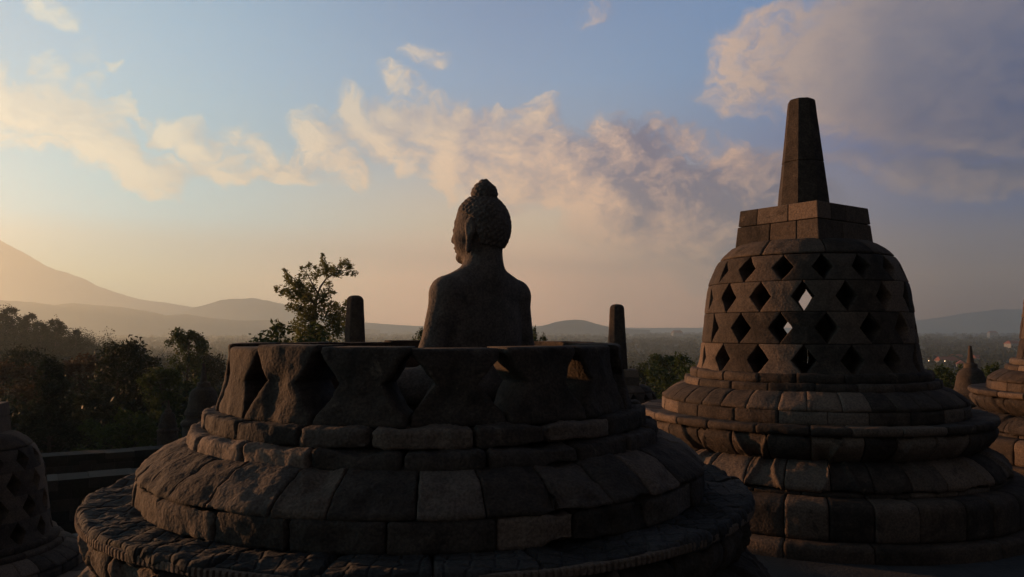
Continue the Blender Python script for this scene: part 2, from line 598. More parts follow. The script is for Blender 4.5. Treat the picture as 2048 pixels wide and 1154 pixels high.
def stone_ring(mb, line, nb, rng, res=0.02, rough=0.006, gap=0.004, rd=0.014, jit=0.004, seed=0.0, rin=None, relief=None, phase=0.0, uneven=0.12, corner=0.02, chip=0.0):
    """a ring of nb separate stones whose outer section is the (r,z) line, top to bottom"""
    P, tt = smooth_line(line, corner, res)
    rin = rin if rin is not None else P[:, 0].min() - 0.16
    d = np.gradient(P, axis=0)
    N = np.stack([-d[:, 1], d[:, 0]], -1)
    N /= np.linalg.norm(N, axis=1)[:, None] + 1e-9
    if N[:, 0].mean() < 0:
        N = -N
    edges = (np.arange(nb) + rng.uniform(-uneven, uneven, nb)) * 2 * np.pi / nb + phase
    edges = np.append(edges, edges[0] + 2 * np.pi)
    rmax = P[:, 0].max()
    for b in range(nb):
        a0, a1 = edges[b] + gap / rmax, edges[b + 1] - gap / rmax
        L = (a1 - a0) * rmax
        nseg = max(4, int(L / res))
        s = np.linspace(0, L, nseg + 1)
        s = np.unique(np.concatenate([s, [rd * 0.12, rd * 0.4, rd, L - rd, L - rd * 0.4, L - rd * 0.12]]))
        e = np.clip(1 - np.minimum(s, L - s) / rd, 0, 1)
        inset = rd * (1 - np.sqrt(np.clip(1 - e * e, 0, 1)))
        A = a0 + s / rmax
        off = rng.uniform(-jit, jit)
        tilt = rng.uniform(-jit, jit) * 1.2
        lean = (s / L - 0.5) * tilt * 2
        rr = P[None, :, 0] + N[None, :, 0] * (-inset[:, None] + off + lean[:, None])
        zz = P[None, :, 1] + N[None, :, 1] * (-inset[:, None]) + rng.uniform(-jit, jit) * 0.4
        X = np.stack([rr * np.cos(A)[:, None], rr * np.sin(A)[:, None], zz], -1)
        nr = rough * fbm(X * 9 + seed, 4, 0.6)
        big = fbm(X * 3.1 + seed + 40, 3)
        nr = nr - chip * np.clip(big - 0.35, 0, 1)
        if relief is not None:
            nr = nr + relief(A[:, None], tt[None, :])
        edge_chip = np.clip(fbm(X * 14 + seed + 90, 2) - 0.15, 0, 1) * (e[:, None] ** 0.7) * rough * 4.0
        nr = nr - edge_chip
        rr = rr + N[None, :, 0] * nr
        zz = zz + N[None, :, 1] * nr
        # inner return
        rr = np.concatenate([rr, np.full((len(A), 2), rin)], 1)
        zz = np.concatenate([zz, np.tile([P[-1, 1], P[0, 1]], (len(A), 1))], 1)
        X = np.stack([rr * np.cos(A)[:, None], rr * np.sin(A)[:, None], zz], -1)
        mb.add(*grid_tube(X))


def petal_relief(n, depth, tip_at_end, phase=0.0, lo=0.05, hi=0.95):
    """overlapping lotus petals: a low cushion inside, a crisp raised hem, a smaller petal peeping between"""
    def one(A, t, ph, sc):
        x = (A * n / (2 * np.pi) + ph) % 1.0
        u = np.abs(x - 0.5) * 2 / sc
        q = np.clip((t - lo) / (hi - lo), 0, 1)
        q = (q if tip_at_end else 1 - q) / sc ** 0.5
        w = 0.96 * np.sqrt(np.clip(1 - np.clip(q, 0, 1) ** 3.0, 0, 1)) * (0.86 + 0.14 * q)
        return w - u, q

    def f(A, t):
        s, q = one(A, t, phase, 1.0)
        body = np.clip((s + 0.02) / 0.09, 0, 1)
        body = body * body * (3 - 2 * body)
        hem = np.exp(-((s - 0.10) / 0.045) ** 2)
        vein = np.exp(-((s - 0.30) / 0.03) ** 2) * 0.4
        s2, q2 = one(A, t, phase + 0.5, 0.92)
        hem2 = np.exp(-((s2 - 0.08) / 0.05) ** 2) * (1 - body) * 0.6
        inside = (t > lo * 0.4) & (t < 1 - (1 - hi) * 0.3)
        return np.where(inside, depth * (0.75 * body - 0.35 + 0.55 * hem + 0.3 * vein + hem2), 0.0)
    return f


FLOOR = -1.97
P_RING1 = [(1.15, -0.440), (1.272, -0.446), (1.280, -0.538), (1.2, -0.545)]
P_RING2 = [(1.19, -0.530), (1.340, -0.537), (1.349, -0.628), (1.26, -0.64)]
P_CUSH = [(1.27, -0.600), (1.37, -0.612), (1.455, -0.645), (1.525, -0.690), (1.562, -0.726), (1.590, -0.748), (1.590, -0.772), (1.48, -0.78)]
P_PLINTH = [(1.45, -0.766), (1.592, -0.772), (1.600, -0.905), (1.50, -0.93)]
P_DISC = [(1.50, -0.900), (1.62, -0.896), (1.795, -0.890), (1.835, -0.884), (1.852, -0.905), (1.850, -0.945), (1.832, -0.965), (1.80, -0.970), (1.66, -0.985)]
P_PETAL = [(1.70, -0.968), (1.80, -0.985), (1.818, -1.030), (1.795, -1.090), (1.735, -1.155), (1.64, -1.215), (1.54, -1.255), (1.44, -1.275)]
P_TORUS = [(1.46, -1.225), (1.60, -1.205), (1.76, -1.245), (1.875, -1.320), (1.925, -1.395), (1.93, -1.435), (1.80, -1.455)]
P_BAND = [(1.74, -1.440), (1.905, -1.450), (1.905, -1.500), (1.8, -1.51)]
P_DRUM = [(1.80, -1.490), (2.02, -1.490), (2.09, -1.512), (2.125, -1.56), (2.125, -1.815), (2.09, -1.835), (1.98, -1.84)]
P_FOOT = [(1.95, -1.825), (2.21, -1.832), (2.235, -1.855), (2.235, FLOOR - 0.06), (2.1, FLOOR - 0.07)]


def lotus_base(parent, seed, res, rough, jit, chip, near):
    """everything under a stupa's bell; the local origin is the axis at the camera's height"""
    rng = np.random.RandomState(seed)
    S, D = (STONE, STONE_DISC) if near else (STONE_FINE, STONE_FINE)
    g = 0.006 if near else 0.004
    kw = dict(rng=rng, rough=rough, jit=jit, seed=seed * 3.7, gap=g, chip=chip)

    def part(name, line, nb, mat=S, **k):
        mb = MB()
        a = dict(kw)
        a.update(k)
        r = a.pop('res', res)
        stone_ring(mb, line, nb, res=r, **a)
        return mb.build(name, mat, parent)
    part('step_ring', P_RING1, 19, rd=0.020 if near else 0.006, corner=0.020 if near else 0.012)
    part('step_ring', P_RING2, 20, rd=0.020 if near else 0.006, corner=0.020 if near else 0.012)
    part('cushion_course', P_CUSH, 33 if near else 36, corner=0.025, rd=0.010 if near else 0.006, gap=0.002)
    part('plinth_course', P_PLINTH, 24, corner=0.018, rd=0.012 if near else 0.006, gap=0.003 if near else 0.002)
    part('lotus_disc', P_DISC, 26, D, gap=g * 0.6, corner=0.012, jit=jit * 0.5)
    part('petal_course', P_PETAL, 30, relief=petal_relief(18, 0.036 if near else 0.028, False, 0.3), corner=0.03, jit=jit * 0.5, res=min(res, 0.02), rd=0.008)
    part('lotus_cushion', P_TORUS, 34, relief=petal_relief(18, 0.030 if near else 0.027, True, 0.1, 0.12, 0.93), corner=0.04, jit=jit * 0.4, res=min(res, 0.02), rd=0.008)
    part('band_course', P_BAND, 26, corner=0.012)
    part('drum_course', P_DRUM, 34, rd=0.016, corner=0.03, gap=0.003)
    part('foot_course', P_FOOT, 22, rd=0.012, corner=0.02, gap=0.003)


def panel(a0, s, w, rline, z0, z1, t0, t1, thick, rng, res, rough, jit, gap, seed, chip=0.0, rd=0.010, ragged=0.0):
    """one hourglass stone of a perforated bell: its waist leaves half a diamond on either side"""
    nt = max(8, int((z1 - z0) / res))
    t = np.unique(np.concatenate([np.linspace(0, 1, nt + 1), [t0, 0.5 * (t0 + t1), t1, 0.015, 0.985]]))
    rmid = rline(0.5 * (z0 + z1))
    tri = np.clip(1 - np.abs(t - 0.5 * (t0 + t1)) / (0.5 * (t1 - t0)), 0, 1)
    z = z0 + (z1 - z0) * t
    z = z * 1.0
    et = np.clip(1 - np.minimum(t, 1 - t) * (z1 - z0) / rd, 0, 1)
    nu = max(6, int(s * rmid / res))
    wl, wr = w if isinstance(w, tuple) else (w, w)
    hl = s / 2 - gap / rmid - wl / 2 * tri
    hr = s / 2 - gap / rmid - wr / 2 * tri
    if ragged:
        q = np.stack([np.zeros_like(t), t * 7 + a0 * 5, np.full_like(t, seed)], -1)
        hl = hl - ragged * np.clip(fbm(q, 3) + 0.2, -0.3, 1)
        hr = hr - ragged * np.clip(fbm(q + 31.7, 3) + 0.2, -0.3, 1)
    u = np.linspace(-1, 1, nu + 1)
    u = np.unique(np.concatenate([u, [-0.985, -0.95, 0.95, 0.985]]))
    H = np.where(u[None, :] < 0, hl[:, None], hr[:, None])
    ph = a0 + u[None, :] * H
    de = (1 - np.abs(u[None, :])) * H * rmid
    eu = np.clip(1 - de / rd, 0, 1)
    ins = rd * (1 - np.sqrt(np.clip(1 - np.maximum(eu, et[:, None]) ** 2, 0, 1)))
    r = rline(z)[:, None] - ins + rng.uniform(-jit, jit) + u[None, :] * rng.uniform(-jit, jit)
    X = np.stack([r * np.cos(ph), r * np.sin(ph), np.broadcast_to(z[:, None], r.shape)], -1)
    dsp = rough * fbm(X * 8 + seed, 3) - chip * np.clip(fbm(X * 3 + seed + 9, 3) - 0.3, 0, 1)
    r = r + dsp
    Xo = np.stack([r * np.cos(ph), r * np.sin(ph), np.broadcast_to(z[:, None], r.shape)], -1)
    ri = np.broadcast_to(rline(z)[:, None] - thick, r.shape)
    Xi = np.stack([ri * np.cos(ph), ri * np.sin(ph), np.broadcast_to(z[:, None], r.shape)], -1)
    return grid_tube(np.concatenate([Xo, Xi[:, ::-1]], 1)[::-1])


# heading towards the camera, as an angle in the stupas' own polar coordinates
def face_angle(x, y):
    return math.atan2(-y, -x)


# ------------------------------------------------------------------ the broken stupa with the open top
NEAR = spot(861, 657, 4.83)
NX, NY = NEAR.x, NEAR.y
open_stupa = empty('open_stupa', (NX, NY, 0))
tag(open_stupa, 'broken open topped stupa in the foreground, one row of pierced stones around the seated statue', 'stupa')
FN = face_angle(NX, NY)
lotus_base(open_stupa, 11, 0.016, 0.0095, 0.006, 0.035, True)
near_r = lambda z: 1.142 + 0.020 * (-(z + 0.10)) / 0.38 + 0.045 * np.clip(-(z + 0.10) / 0.375, 0, 1) ** 2
rngn = np.random.RandomState(5)
NSP = 16
for k in range(NSP):
    s = 2 * math.pi / NSP
    a = FN + R(-4.6) + (k + 0.5) * s
    mb = MB()
    dz = rngn.uniform(-0.010, 0.008)
    mb.add(*panel(a, s, s * rngn.uniform(0.42, 0.52), near_r, -0.452, -0.088 + dz, 0.14, 0.93, 0.25, rngn, 0.014, 0.009, 0.007, 0.004, 3.3 + k, 0.035, 0.022, 0.012))
    mb.build('stone_panel', STONE, open_stupa)
# beaded edge of the lotus disc: one notched strip of stone
nb_ = 400
aa_ = np.arange(nb_ * 6) * 2 * np.pi / (nb_ * 6)
tooth = np.where((np.arange(nb_ * 6) % 6) < 4, 1.0, 0.0)
wear = np.clip(fbm(np.stack([np.cos(aa_) * 6, np.sin(aa_) * 6, aa_ * 0], -1), 3) * 1.4 + 0.55, 0, 1)
ro = 1.848 + 0.010 * tooth * wear
strip = [(np.full_like(aa_, 1.82), -0.913), (ro - 0.004, -0.914), (ro, -0.920), (ro, -0.945), (ro - 0.004, -0.951), (np.full_like(aa_, 1.82), -0.952)]
X = np.stack([np.stack([r_ * np.cos(aa_), r_ * np.sin(aa_), np.full_like(aa_, z_)], -1) for r_, z_ in strip])
V, Q, T = grid_tube(X, True, False)
mesh_obj('beaded_edge', V, Q[:, ::-1], STONE, open_stupa, smooth=False)


# ------------------------------------------------------------------ whole bell stupas
def bell_line():
    zz = np.array([-0.52, -0.47, -0.40, -0.156, 0.168, 0.40, 0.486, 0.60, 0.70, 0.763, 0.84, 0.90, 0.945])
    rr = np.array([1.215, 1.203, 1.180, 1.141, 1.103, 1.072, 1.052, 1.012, 0.968, 0.930, 0.862, 0.79, 0.70])
    return lambda z: np.interp(z, zz, rr)


BELL = bell_line()
ROWS = [(-0.478, -0.156, 0.0), (-0.156, 0.168, 0.5), (0.168, 0.486, 0.0), (0.486, 0.763, 0.5)]


def harmika_mesh(rot, seed):
    rng = np.random.RandomState(seed)
    bm = bmesh.new()

    def stone(x0, x1, y0, y1, z0, z1):
        g = 0.003
        j = rng.uniform(-0.006, 0.006, 3)
        r = bmesh.ops.create_cube(bm, size=1.0)
        vs = r['verts']
        for v in vs:
            v.co = Vector(((x0 + x1) / 2 + v.co.x * (x1 - x0 - 2 * g) + j[0], (y0 + y1) / 2 + v.co.y * (y1 - y0 - 2 * g) + j[1], (z0 + z1) / 2 + v.co.z * (z1 - z0 - 2 * g)))
        es = list({e for v in vs for e in v.link_edges})
        bmesh.ops.bevel(bm, geom=es, offset=0.012, segments=2, affect='EDGES', profile=0.6)
    H = 0.535
    q = 0.27
    for (z0, z1, fl) in ((0.905, 1.155, 1), (1.155, 1.345, -1)):
        for k in range(4):
            # pinwheel of long stones: two to a side
            c = rng.uniform(-0.16, 0.16) * fl
            seg = [(-H, c), (c, H - q)] if fl > 0 else [(-H + q, c), (c, H)]
            for (u0, u1) in seg:
                x0, x1, y0, y1 = u0, u1, -H, -H + q
                if k == 0:
                    stone(x0, x1, y0, y1, z0, z1)
                elif k == 1:
                    stone(-y1, -y0, x0, x1, z0, z1)
                elif k == 2:
                    stone(-x1, -x0, -y1, -y0, z0, z1)
                else:
                    stone(y0, y1, -x1, -x0, z0, z1)
        stone(-H + q, H - q, -H + q, H - q, z0, z1 - 0.004)
    ca, sa = math.cos(rot), math.sin(rot)
    for v in bm.verts:
        k = 1.0 - 0.17 * (v.co.z - 0.905)
        x, y = v.co.x * k, v.co.y * k
        v.co = Vector((x * ca - y * sa, x * sa + y * ca, v.co.z))
    me = bpy.data.meshes.new('harmika')
    bm.to_mesh(me)
    bm.free()
    me.materials.append(STONE_FINE)
    return me


def pinnacle_mesh(rot, z0, z1, r0, r1, nside, rounded):
    zs = [z0, z0 + 0.02]
    n = 26
    for k in range(1, n):
        zs.append(z0 + (z1 - z0) * k / n)
    zs = np.array(zs)
    rr = r0 + (r1 - r0) * (zs - z0) / (z1 - z0)
    cap = 0.13 if rounded else 0.045
    top = z1 - cap
    keep = zs < top
    zs, rr = zs[keep], rr[keep]
    rt = r0 + (r1 - r0) * (top - z0) / (z1 - z0)
    th = np.linspace(0, math.pi / 2 * 0.97, 8)
    if rounded:
        zs = np.concatenate([zs, top + cap * np.sin(th)])
        rr = np.concatenate([rr, rt * np.cos(th) ** 0.7])
    else:
        zs = np.concatenate([zs, top + cap * np.array([0, 0.4, 0.75, 1.0])])
        rr = np.concatenate([rr, rt * np.array([1, 0.98, 0.93, 0.80])])
    # one shallow joint between the two stones of the shaft
    zj = z0 + (z1 - z0) * 0.42
    zs = np.concatenate([zs, [zj - 0.006, zj, zj + 0.006]])
    rr = np.concatenate([rr, [r0 + (r1 - r0) * (zj - z0) / (z1 - z0)] * 3])
    rr[-2] -= 0.012
    o = np.argsort(zs)
    zs, rr = zs[o], rr[o]
    per = 6
    ang, fac = [], []
    for k in range(nside):
        for j in range(per):
            t = (j + 0.0) / per
            th2 = (t - 0.5) * 2 * math.pi / nside
            ang.append((k + t) * 2 * math.pi / nside + rot)
            f = math.cos(math.pi / nside) / math.cos(th2)
            fac.append(min(f, 0.995))
    ang, fac = np.array(ang), np.array(fac)
    X = np.stack([rr[:, None] * fac * np.cos(ang), rr[:, None] * fac * np.sin(ang), np.broadcast_to(zs[:, None], (len(zs), len(ang)))], -1)
    X[..., :2] *= (1 + 0.012 * fbm(X * 5, 3))[..., None]
    V, Q, T = grid_tube(X)
    return V, Q, T


def bell_parts(parent, facing, seed, hrot, pin):
    rng = np.random.RandomState(seed)
    n = 16
    s = 2 * math.pi / n
    for (z0, z1, sh) in ROWS:
        mb = MB()
        for k in range(n):
            rel = R(-1.0) + (k + 0.5 + sh) * s
            a = facing + rel
            # unseen openings round the back are closed up, to keep the front ones dark
            back = math.degrees(rel) % 360
            ol = orr = 1.0
            if 68 < back < 292:
                ol = orr = 0.0
                # the two that still let the sky through
                hole = 179.0 if 0.1 < z0 < 0.3 else (190.25 if -0.3 < z0 < 0.1 else -99)
                if abs(back + 11.25 - hole) < 2:
                    orr = 1.0
                if abs(back - 11.25 - hole) < 2:
                    ol = 1.0
            w_ = s * rng.uniform(0.50, 0.56)
            mb.add(*panel(a, s * rng.uniform(0.985, 1.0), (w_ * ol, w_ * orr), BELL, z0 + 0.002, z1 - 0.002, 0.04, 0.96, 0.235, rng, 0.03, 0.005, 0.005, 0.003, seed + k * 1.3 + z0, 0.012, 0.007, 0.004))
        mb.build('bell_row', STONE_FINE, parent)
    mb = MB()
    line = [(0.50, 0.952)] + [(float(BELL(z)), z) for z in (0.945, 0.92, 0.88, 0.84, 0.80, 0.770)] + [(0.80, 0.766)]
    stone_ring(mb, line, 10, rng, 0.03, 0.006, 0.003, 0.012, 0.006, seed, 0.30, None, facing + 0.2, 0.12, 0.02, 0.012)
    mb.build('bell_cap', STONE_FINE, parent)
    h = bpy.data.objects.new('harmika', harmika_mesh(hrot, seed))
    COL.objects.link(h)
    h.parent = parent
    V, Q, T = pinnacle_mesh(hrot + math.pi / 8, 1.345, *pin)
    mesh_obj('pinnacle', V, [Q, T], STONE_FINE, parent, smooth=False)


RIGHT = spot(1611, 657, 9.55)
bell_stupa = empty('bell_stupa', (RIGHT.x, RIGHT.y, 0))
tag(bell_stupa, 'large whole bell stupa on the right with diamond openings and tall octagonal pinnacle', 'stupa', 'perforated bell stupas on the terraces')
lotus_base(bell_stupa, 23, 0.034, 0.005, 0.005, 0.016, False)
bell_parts(bell_stupa, face_angle(RIGHT.x, RIGHT.y), 31, R(36), (2.60, 0.290, 0.148, 8, False))


def copy_tree(o, parent=None):
    c = o.copy()
    COL.objects.link(c)
    if parent:
        c.parent = parent
    for ch in list(o.children):
        copy_tree(ch, c)
    return c


STUPAS = [  # azimuth pixel or degrees, distance, drop, turn, label, rounded tall pinnacle
    (R(37.0), 14.4, 0.0, 33, 'bell stupa cut off by the right edge, behind the large whole one', None),
    (R(-34.7), 13.4, -2.4, 71, 'dark bell stupa on the lower terrace at the left edge, below the wooded hill', None),
    (ray(710, 657)[0], 19.6, -2.4, 12, 'lower terrace stupa whose broad blunt pinnacle rises beside the lone leafy tree', (0.80, 0.30, 0.205)),
    (ray(1234, 657)[0], 21.1, -2.4, 50, 'lower terrace stupa whose slim blunt pinnacle rises between statue and large bell stupa', (0.64, 0.285, 0.19)),
]
for (a, d, dz, turn, lab, pin) in STUPAS:
    c = copy_tree(bell_stupa)
    c.location = (d * math.sin(a), d * math.cos(a), dz)
    c.rotation_euler = (0, 0, R(turn))
    c['label'] = lab
    if pin:
        for ch in list(c.children):
            if ch.name.startswith('pinnacle'):
                V, Q, T = pinnacle_mesh(0.3, 1.345, pin[0] - dz, pin[1], pin[2], 8, True)
                bpy.data.objects.remove(ch)
                mesh_obj('pinnacle', V, [Q, T], STONE_FINE, c, smooth=True)


# ------------------------------------------------------------------ the seated statue
def sd_ell(P, c, r, rot=None):
    q = P - np.array(c)
    if rot is not None:
        q = q @ rot
    r = np.array(r)
    k0 = np.linalg.norm(q / r, axis=-1)
    k1 = np.linalg.norm(q / (r * r), axis=-1)
    return k0 * (k0 - 1) / (k1 + 1e-9)


def sd_cap(P, a, b, ra, rb):
    a, b = np.array(a), np.array(b)
    ba = b - a
    h = np.clip(((P - a) @ ba) / (ba @ ba), 0, 1)
    return np.linalg.norm(P - a - h[..., None] * ba, axis=-1) - (ra + (rb - ra) * h)


def smin(a, b, k):
    h = np.clip(0.5 + 0.5 * (b - a) / k, 0, 1)
    return b + (a - b) * h - k * h * (1 - h)


def surface_nets(fn, lo, hi, step):
    lo, hi = np.array(lo, float), np.array(hi, float)
    n = np.ceil((hi - lo) / step).astype(int) + 1
    ax = [lo[k] + step * np.arange(n[k]) for k in range(3)]
    D = np.empty(n)
    for i in range(n[0]):        # slab by slab to keep memory small
        Y, Z = np.meshgrid(ax[1], ax[2], indexing='ij')
        D[i] = fn(np.stack([np.full_like(Y, ax[0][i]), Y, Z], -1))
    c = n - 1
    acc = np.zeros((*c, 3))
    cnt = np.zeros(c)
    ins = D < 0
    for axis in range(3):
        for o1 in (0, 1):
            for o2 in (0, 1):
                sl0, sl1 = [], []
                oo = [o1, o2]
                off = [0, 0, 0]
                for k in range(3):
                    if k == axis:
                        sl0.append(slice(0, c[k]))
                        sl1.append(slice(1, c[k] + 1))
                    else:
                        o = oo.pop(0)
                        off[k] = o
                        sl0.append(slice(o, o + c[k]))
                        sl1.append(slice(o, o + c[k]))
                d0, d1 = D[tuple(sl0)], D[tuple(sl1)]
                x = (d0 < 0) != (d1 < 0)
                t = np.where(x, d0 / np.where(x, d0 - d1, 1), 0)
                for k in range(3):
                    acc[..., k] += np.where(x, t if k == axis else off[k], 0)
                cnt += x
    act = cnt > 0
    idx = -np.ones(c, int)
    idx[act] = np.arange(act.sum())
    ijk = np.argwhere(act)
    V = lo + step * (ijk + acc[act] / cnt[act][:, None])
    Q = []
    for axis in range(3):
        b, d = [(1, 2), (2, 0), (0, 1)][axis]
        sl0 = [slice(None)] * 3
        sl1 = [slice(None)] * 3
        sl0[axis] = slice(0, -1)
        sl1[axis] = slice(1, None)
        x = ins[tuple(sl0)] != ins[tuple(sl1)]
        E = np.argwhere(x)
        ok = (E[:, b] > 0) & (E[:, d] > 0) & (E[:, b] < c[b]) & (E[:, d] < c[d])
        E = E[ok]
        fl = ins[tuple(sl0)][tuple(E.T)]

        def cell(ob, od):
            q = E.copy()
            q[:, b] -= ob
            q[:, d] -= od
            return idx[tuple(q.T)]
        q = np.stack([cell(1, 1), cell(0, 1), cell(0, 0), cell(1, 0)], -1)
        q[~fl] = q[~fl][:, ::-1]
        Q.append(q)
    return V, np.concatenate(Q)


def statue_sdf(P):
    X = P.copy()
    X[..., 0] = np.abs(X[..., 0])           # the body is symmetric but for the shins and hands
    d = sd_ell(X, (0, 0.0, 0.53), (0.300, 0.155, 0.29))
    d = smin(d, sd_ell(X, (0.10, 0.07, 0.58), (0.13, 0.09, 0.12)), 0.08)
    d = smin(d, sd_ell(X, (0, 0.02, 0.30), (0.315, 0.165, 0.27)), 0.10)
    d = smin(d, sd_ell(X, (0, 0.03, 0.12), (0.31, 0.24, 0.15)), 0.10)
    d = smin(d, sd_cap(X, (0, -0.01, 0.735), (0.284, 0.0, 0.688), 0.100, 0.098), 0.06)
    d = smin(d, sd_cap(X, (0.0, -0.005, 0.87), (0.16, 0.0, 0.735), 0.085, 0.072), 0.085)
    d = smin(d, sd_cap(X, (0.296, 0.0, 0.655), (0.378, 0.02, 0.34), 0.090, 0.076), 0.045)
    d = smin(d, sd_cap(X, (0.385, 0.02, 0.34), (0.15, 0.30, 0.235), 0.070, 0.046), 0.03)
    d = smin(d, sd_cap(X, (0.15, 0.06, 0.125), (0.45, 0.34, 0.115), 0.135, 0.105), 0.06)
    # shins cross in front, right over left
    d = smin(d, sd_cap(P, (0.45, 0.34, 0.11), (-0.08, 0.50, 0.15), 0.095, 0.062), 0.04)
    d = smin(d, sd_cap(P, (-0.45, 0.34, 0.10), (0.08, 0.47, 0.075), 0.095, 0.062), 0.04)
    d = smin(d, sd_cap(P, (-0.08, 0.50, 0.15), (-0.27, 0.43, 0.195), 0.05, 0.035), 0.03)
    d = smin(d, sd_cap(P, (0.08, 0.47, 0.075), (0.25, 0.46, 0.06), 0.05, 0.035), 0.03)
    # hands laid in the lap, one palm upon the other
    d = smin(d, sd_ell(P, (0.06, 0.335, 0.225), (0.085, 0.048, 0.026)), 0.02)
    d = smin(d, sd_ell(P, (-0.06, 0.335, 0.262), (0.085, 0.048, 0.026)), 0.02)
    for k, (yy, ln) in enumerate(((0.372, 0.085), (0.350, 0.10), (0.328, 0.095), (0.308, 0.075))):
        d = smin(d, sd_cap(P, (0.0, yy, 0.268), (0.02 + ln, yy - 0.006, 0.262), 0.0125, 0.009), 0.006)
        d = smin(d, sd_cap(P, (0.0, yy + 0.012, 0.228), (-0.02 - ln, yy + 0.006, 0.220), 0.0125, 0.009), 0.006)
    d = smin(d, sd_cap(P, (-0.09, 0.37, 0.275), (-0.005, 0.385, 0.315), 0.016, 0.011), 0.01)
    d = smin(d, sd_cap(P, (0.09, 0.37, 0.245), (0.005, 0.385, 0.312), 0.016, 0.011), 0.01)
    # neck with its folds
    d = smin(d, sd_cap(X, (0, -0.012, 0.78), (0, -0.006, 1.0), 0.128, 0.120), 0.05)
    # head
    h = sd_ell(X, (0, -0.005, 1.115), (0.162, 0.182, 0.185))
    h = smin(h, sd_ell(X, (0, 0.055, 1.02), (0.122, 0.128, 0.145)), 0.05)
    h = smin(h, sd_ell(X, (0.062, 0.095, 1.02), (0.058, 0.060, 0.065)), 0.04)
    h = smin(h, sd_ell(X, (0, 0.150, 0.905), (0.045, 0.036, 0.032)), 0.04)
    h = smin(h, sd_cap(X, (0.0, 0.178, 1.115), (0.085, 0.140, 1.125), 0.014, 0.012), 0.02)
    h = smin(h, sd_cap(X, (0, 0.180, 1.105), (0, 0.200, 1.022), 0.014, 0.022), 0.018)
    h = smin(h, sd_ell(X, (0.019, 0.182, 1.016), (0.017, 0.020, 0.014)), 0.01)
    h = smin(h, sd_ell(X, (0.055, 0.158, 1.078), (0.034, 0.020, 0.018)), 0.008)
    h = smin(h, sd_ell(X, (0.014, 0.176, 0.972), (0.032, 0.018, 0.010)), 0.006)
    h = smin(h, sd_ell(X, (0, 0.172, 0.952), (0.034, 0.019, 0.011)), 0.006)
    # long lobed ears
    e = sd_ell(X, (0.172, 0.0, 1.075), (0.020, 0.038, 0.062))
    e = smin(e, sd_cap(X, (0.172, 0.006, 1.06), (0.164, 0.016, 0.945), 0.018, 0.021), 0.02)
    e = np.maximum(e, -sd_ell(X, (0.198, 0.004, 1.075), (0.016, 0.020, 0.045)))
    h = smin(h, e, 0.012)
    d = smin(d, h, 0.035)
    return d


SEAT = -0.47
V, Q = surface_nets(statue_sdf, (-0.62, -0.30, -0.06), (0.62, 0.62, 1.34), 0.0105)
V = V + 0.0028 * fbm(V * 16, 3)[:, None] * np.array([1, 1, 0.6])
V[:, 2] = np.maximum(V[:, 2], 0.0)


def turn_head(P, ang=R(22)):
    t = np.clip((P[:, 2] - 0.80) / 0.14, 0, 1)
    t = t * t * (3 - 2 * t) * ang
    P = P * np.stack([1 - 0.03 * t / ang, 1 - 0.03 * t / ang, np.ones_like(t)], -1)
    Q_ = P.copy()
    Q_[:, 0] = P[:, 0] * np.cos(t) - P[:, 1] * np.sin(t)
    Q_[:, 1] = P[:, 0] * np.sin(t) + P[:, 1] * np.cos(t)
    return Q_


V = turn_head(V)
st_pos = spot(964, 657, 4.92)
statue = empty('stone_statue', (st_pos.x, st_pos.y, SEAT), R(45))
tag(statue, 'weathered stone seated figure with curled hair and topknot, seen from behind inside the open stupa', 'statue')
body = mesh_obj('body', V, Q, STONE_STATUE, statue)


def curl_shell(c, r, ncurl, rc, hgt, keep, sub=6, knob=False):
    bm = bmesh.new()
    bmesh.ops.create_icosphere(bm, subdivisions=sub, radius=1.0)
    bm.verts.ensure_lookup_table()
    D = np.array([v.co[:] for v in bm.verts])
    D /= np.linalg.norm(D, axis=1)[:, None]
    F = np.array([[v.index for v in f.verts] for f in bm.faces])
    bm.free()
    i = np.arange(ncurl) + 0.5
    phi = np.arccos(1 - 2 * i / ncurl)
    th = np.pi * (1 + 5 ** 0.5) * i
    S = np.stack([np.cos(th) * np.sin(phi), np.sin(th) * np.sin(phi), np.cos(phi)], -1)
    S += np.random.RandomState(ncurl).normal(0, 0.22 * rc, S.shape)
    S /= np.linalg.norm(S, axis=1)[:, None]
    best = np.full(len(D), -1.0)
    for s in S:
        best = np.maximum(best, D @ s)
    dist = np.arccos(np.clip(best, -1, 1)) / rc
    b = np.sqrt(np.clip(1 - dist ** 2, 0, 1))
    whorl = 0.25 * np.exp(-((dist - 0.45) / 0.14) ** 2)
    P = D * np.array(r) + D * (hgt * (b - whorl))[:, None]
    if knob:
        k = np.clip(1 - np.arccos(np.clip(D[:, 2], -1, 1)) / 0.42, 0, 1)
        P += D * (0.016 * np.sqrt(k))[:, None]
    P += np.array(c)
    w = keep(P)
    P = np.array(c) + (P - np.array(c)) * (1 - 0.22 * (1 - w))[:, None]
    return P, F


def hair_keep(P):
    y, z = P[:, 1], P[:, 2]
    line = np.interp(y, [-0.20, -0.055, -0.02, 0.06, 0.13, 0.19], [0.940, 0.965, 1.13, 1.165, 1.19, 1.205])
    return np.clip((z - line) / 0.012, 0, 1)


P_, F_ = curl_shell((0, -0.002, 1.10), (0.170, 0.180, 0.200), 560, 0.077, 0.010, hair_keep)
hair = mesh_obj('hair', turn_head(P_), F_, STONE_STATUE, statue)
P_, F_ = curl_shell((0, -0.015, 1.300), (0.080, 0.083, 0.080), 110, 0.165, 0.007, lambda P: np.ones(len(P)), 5, True)
mesh_obj('topknot', turn_head(P_), F_, STONE_STATUE, hair)


# ------------------------------------------------------------------ terraces
CX, CY = 11.8, -2.7


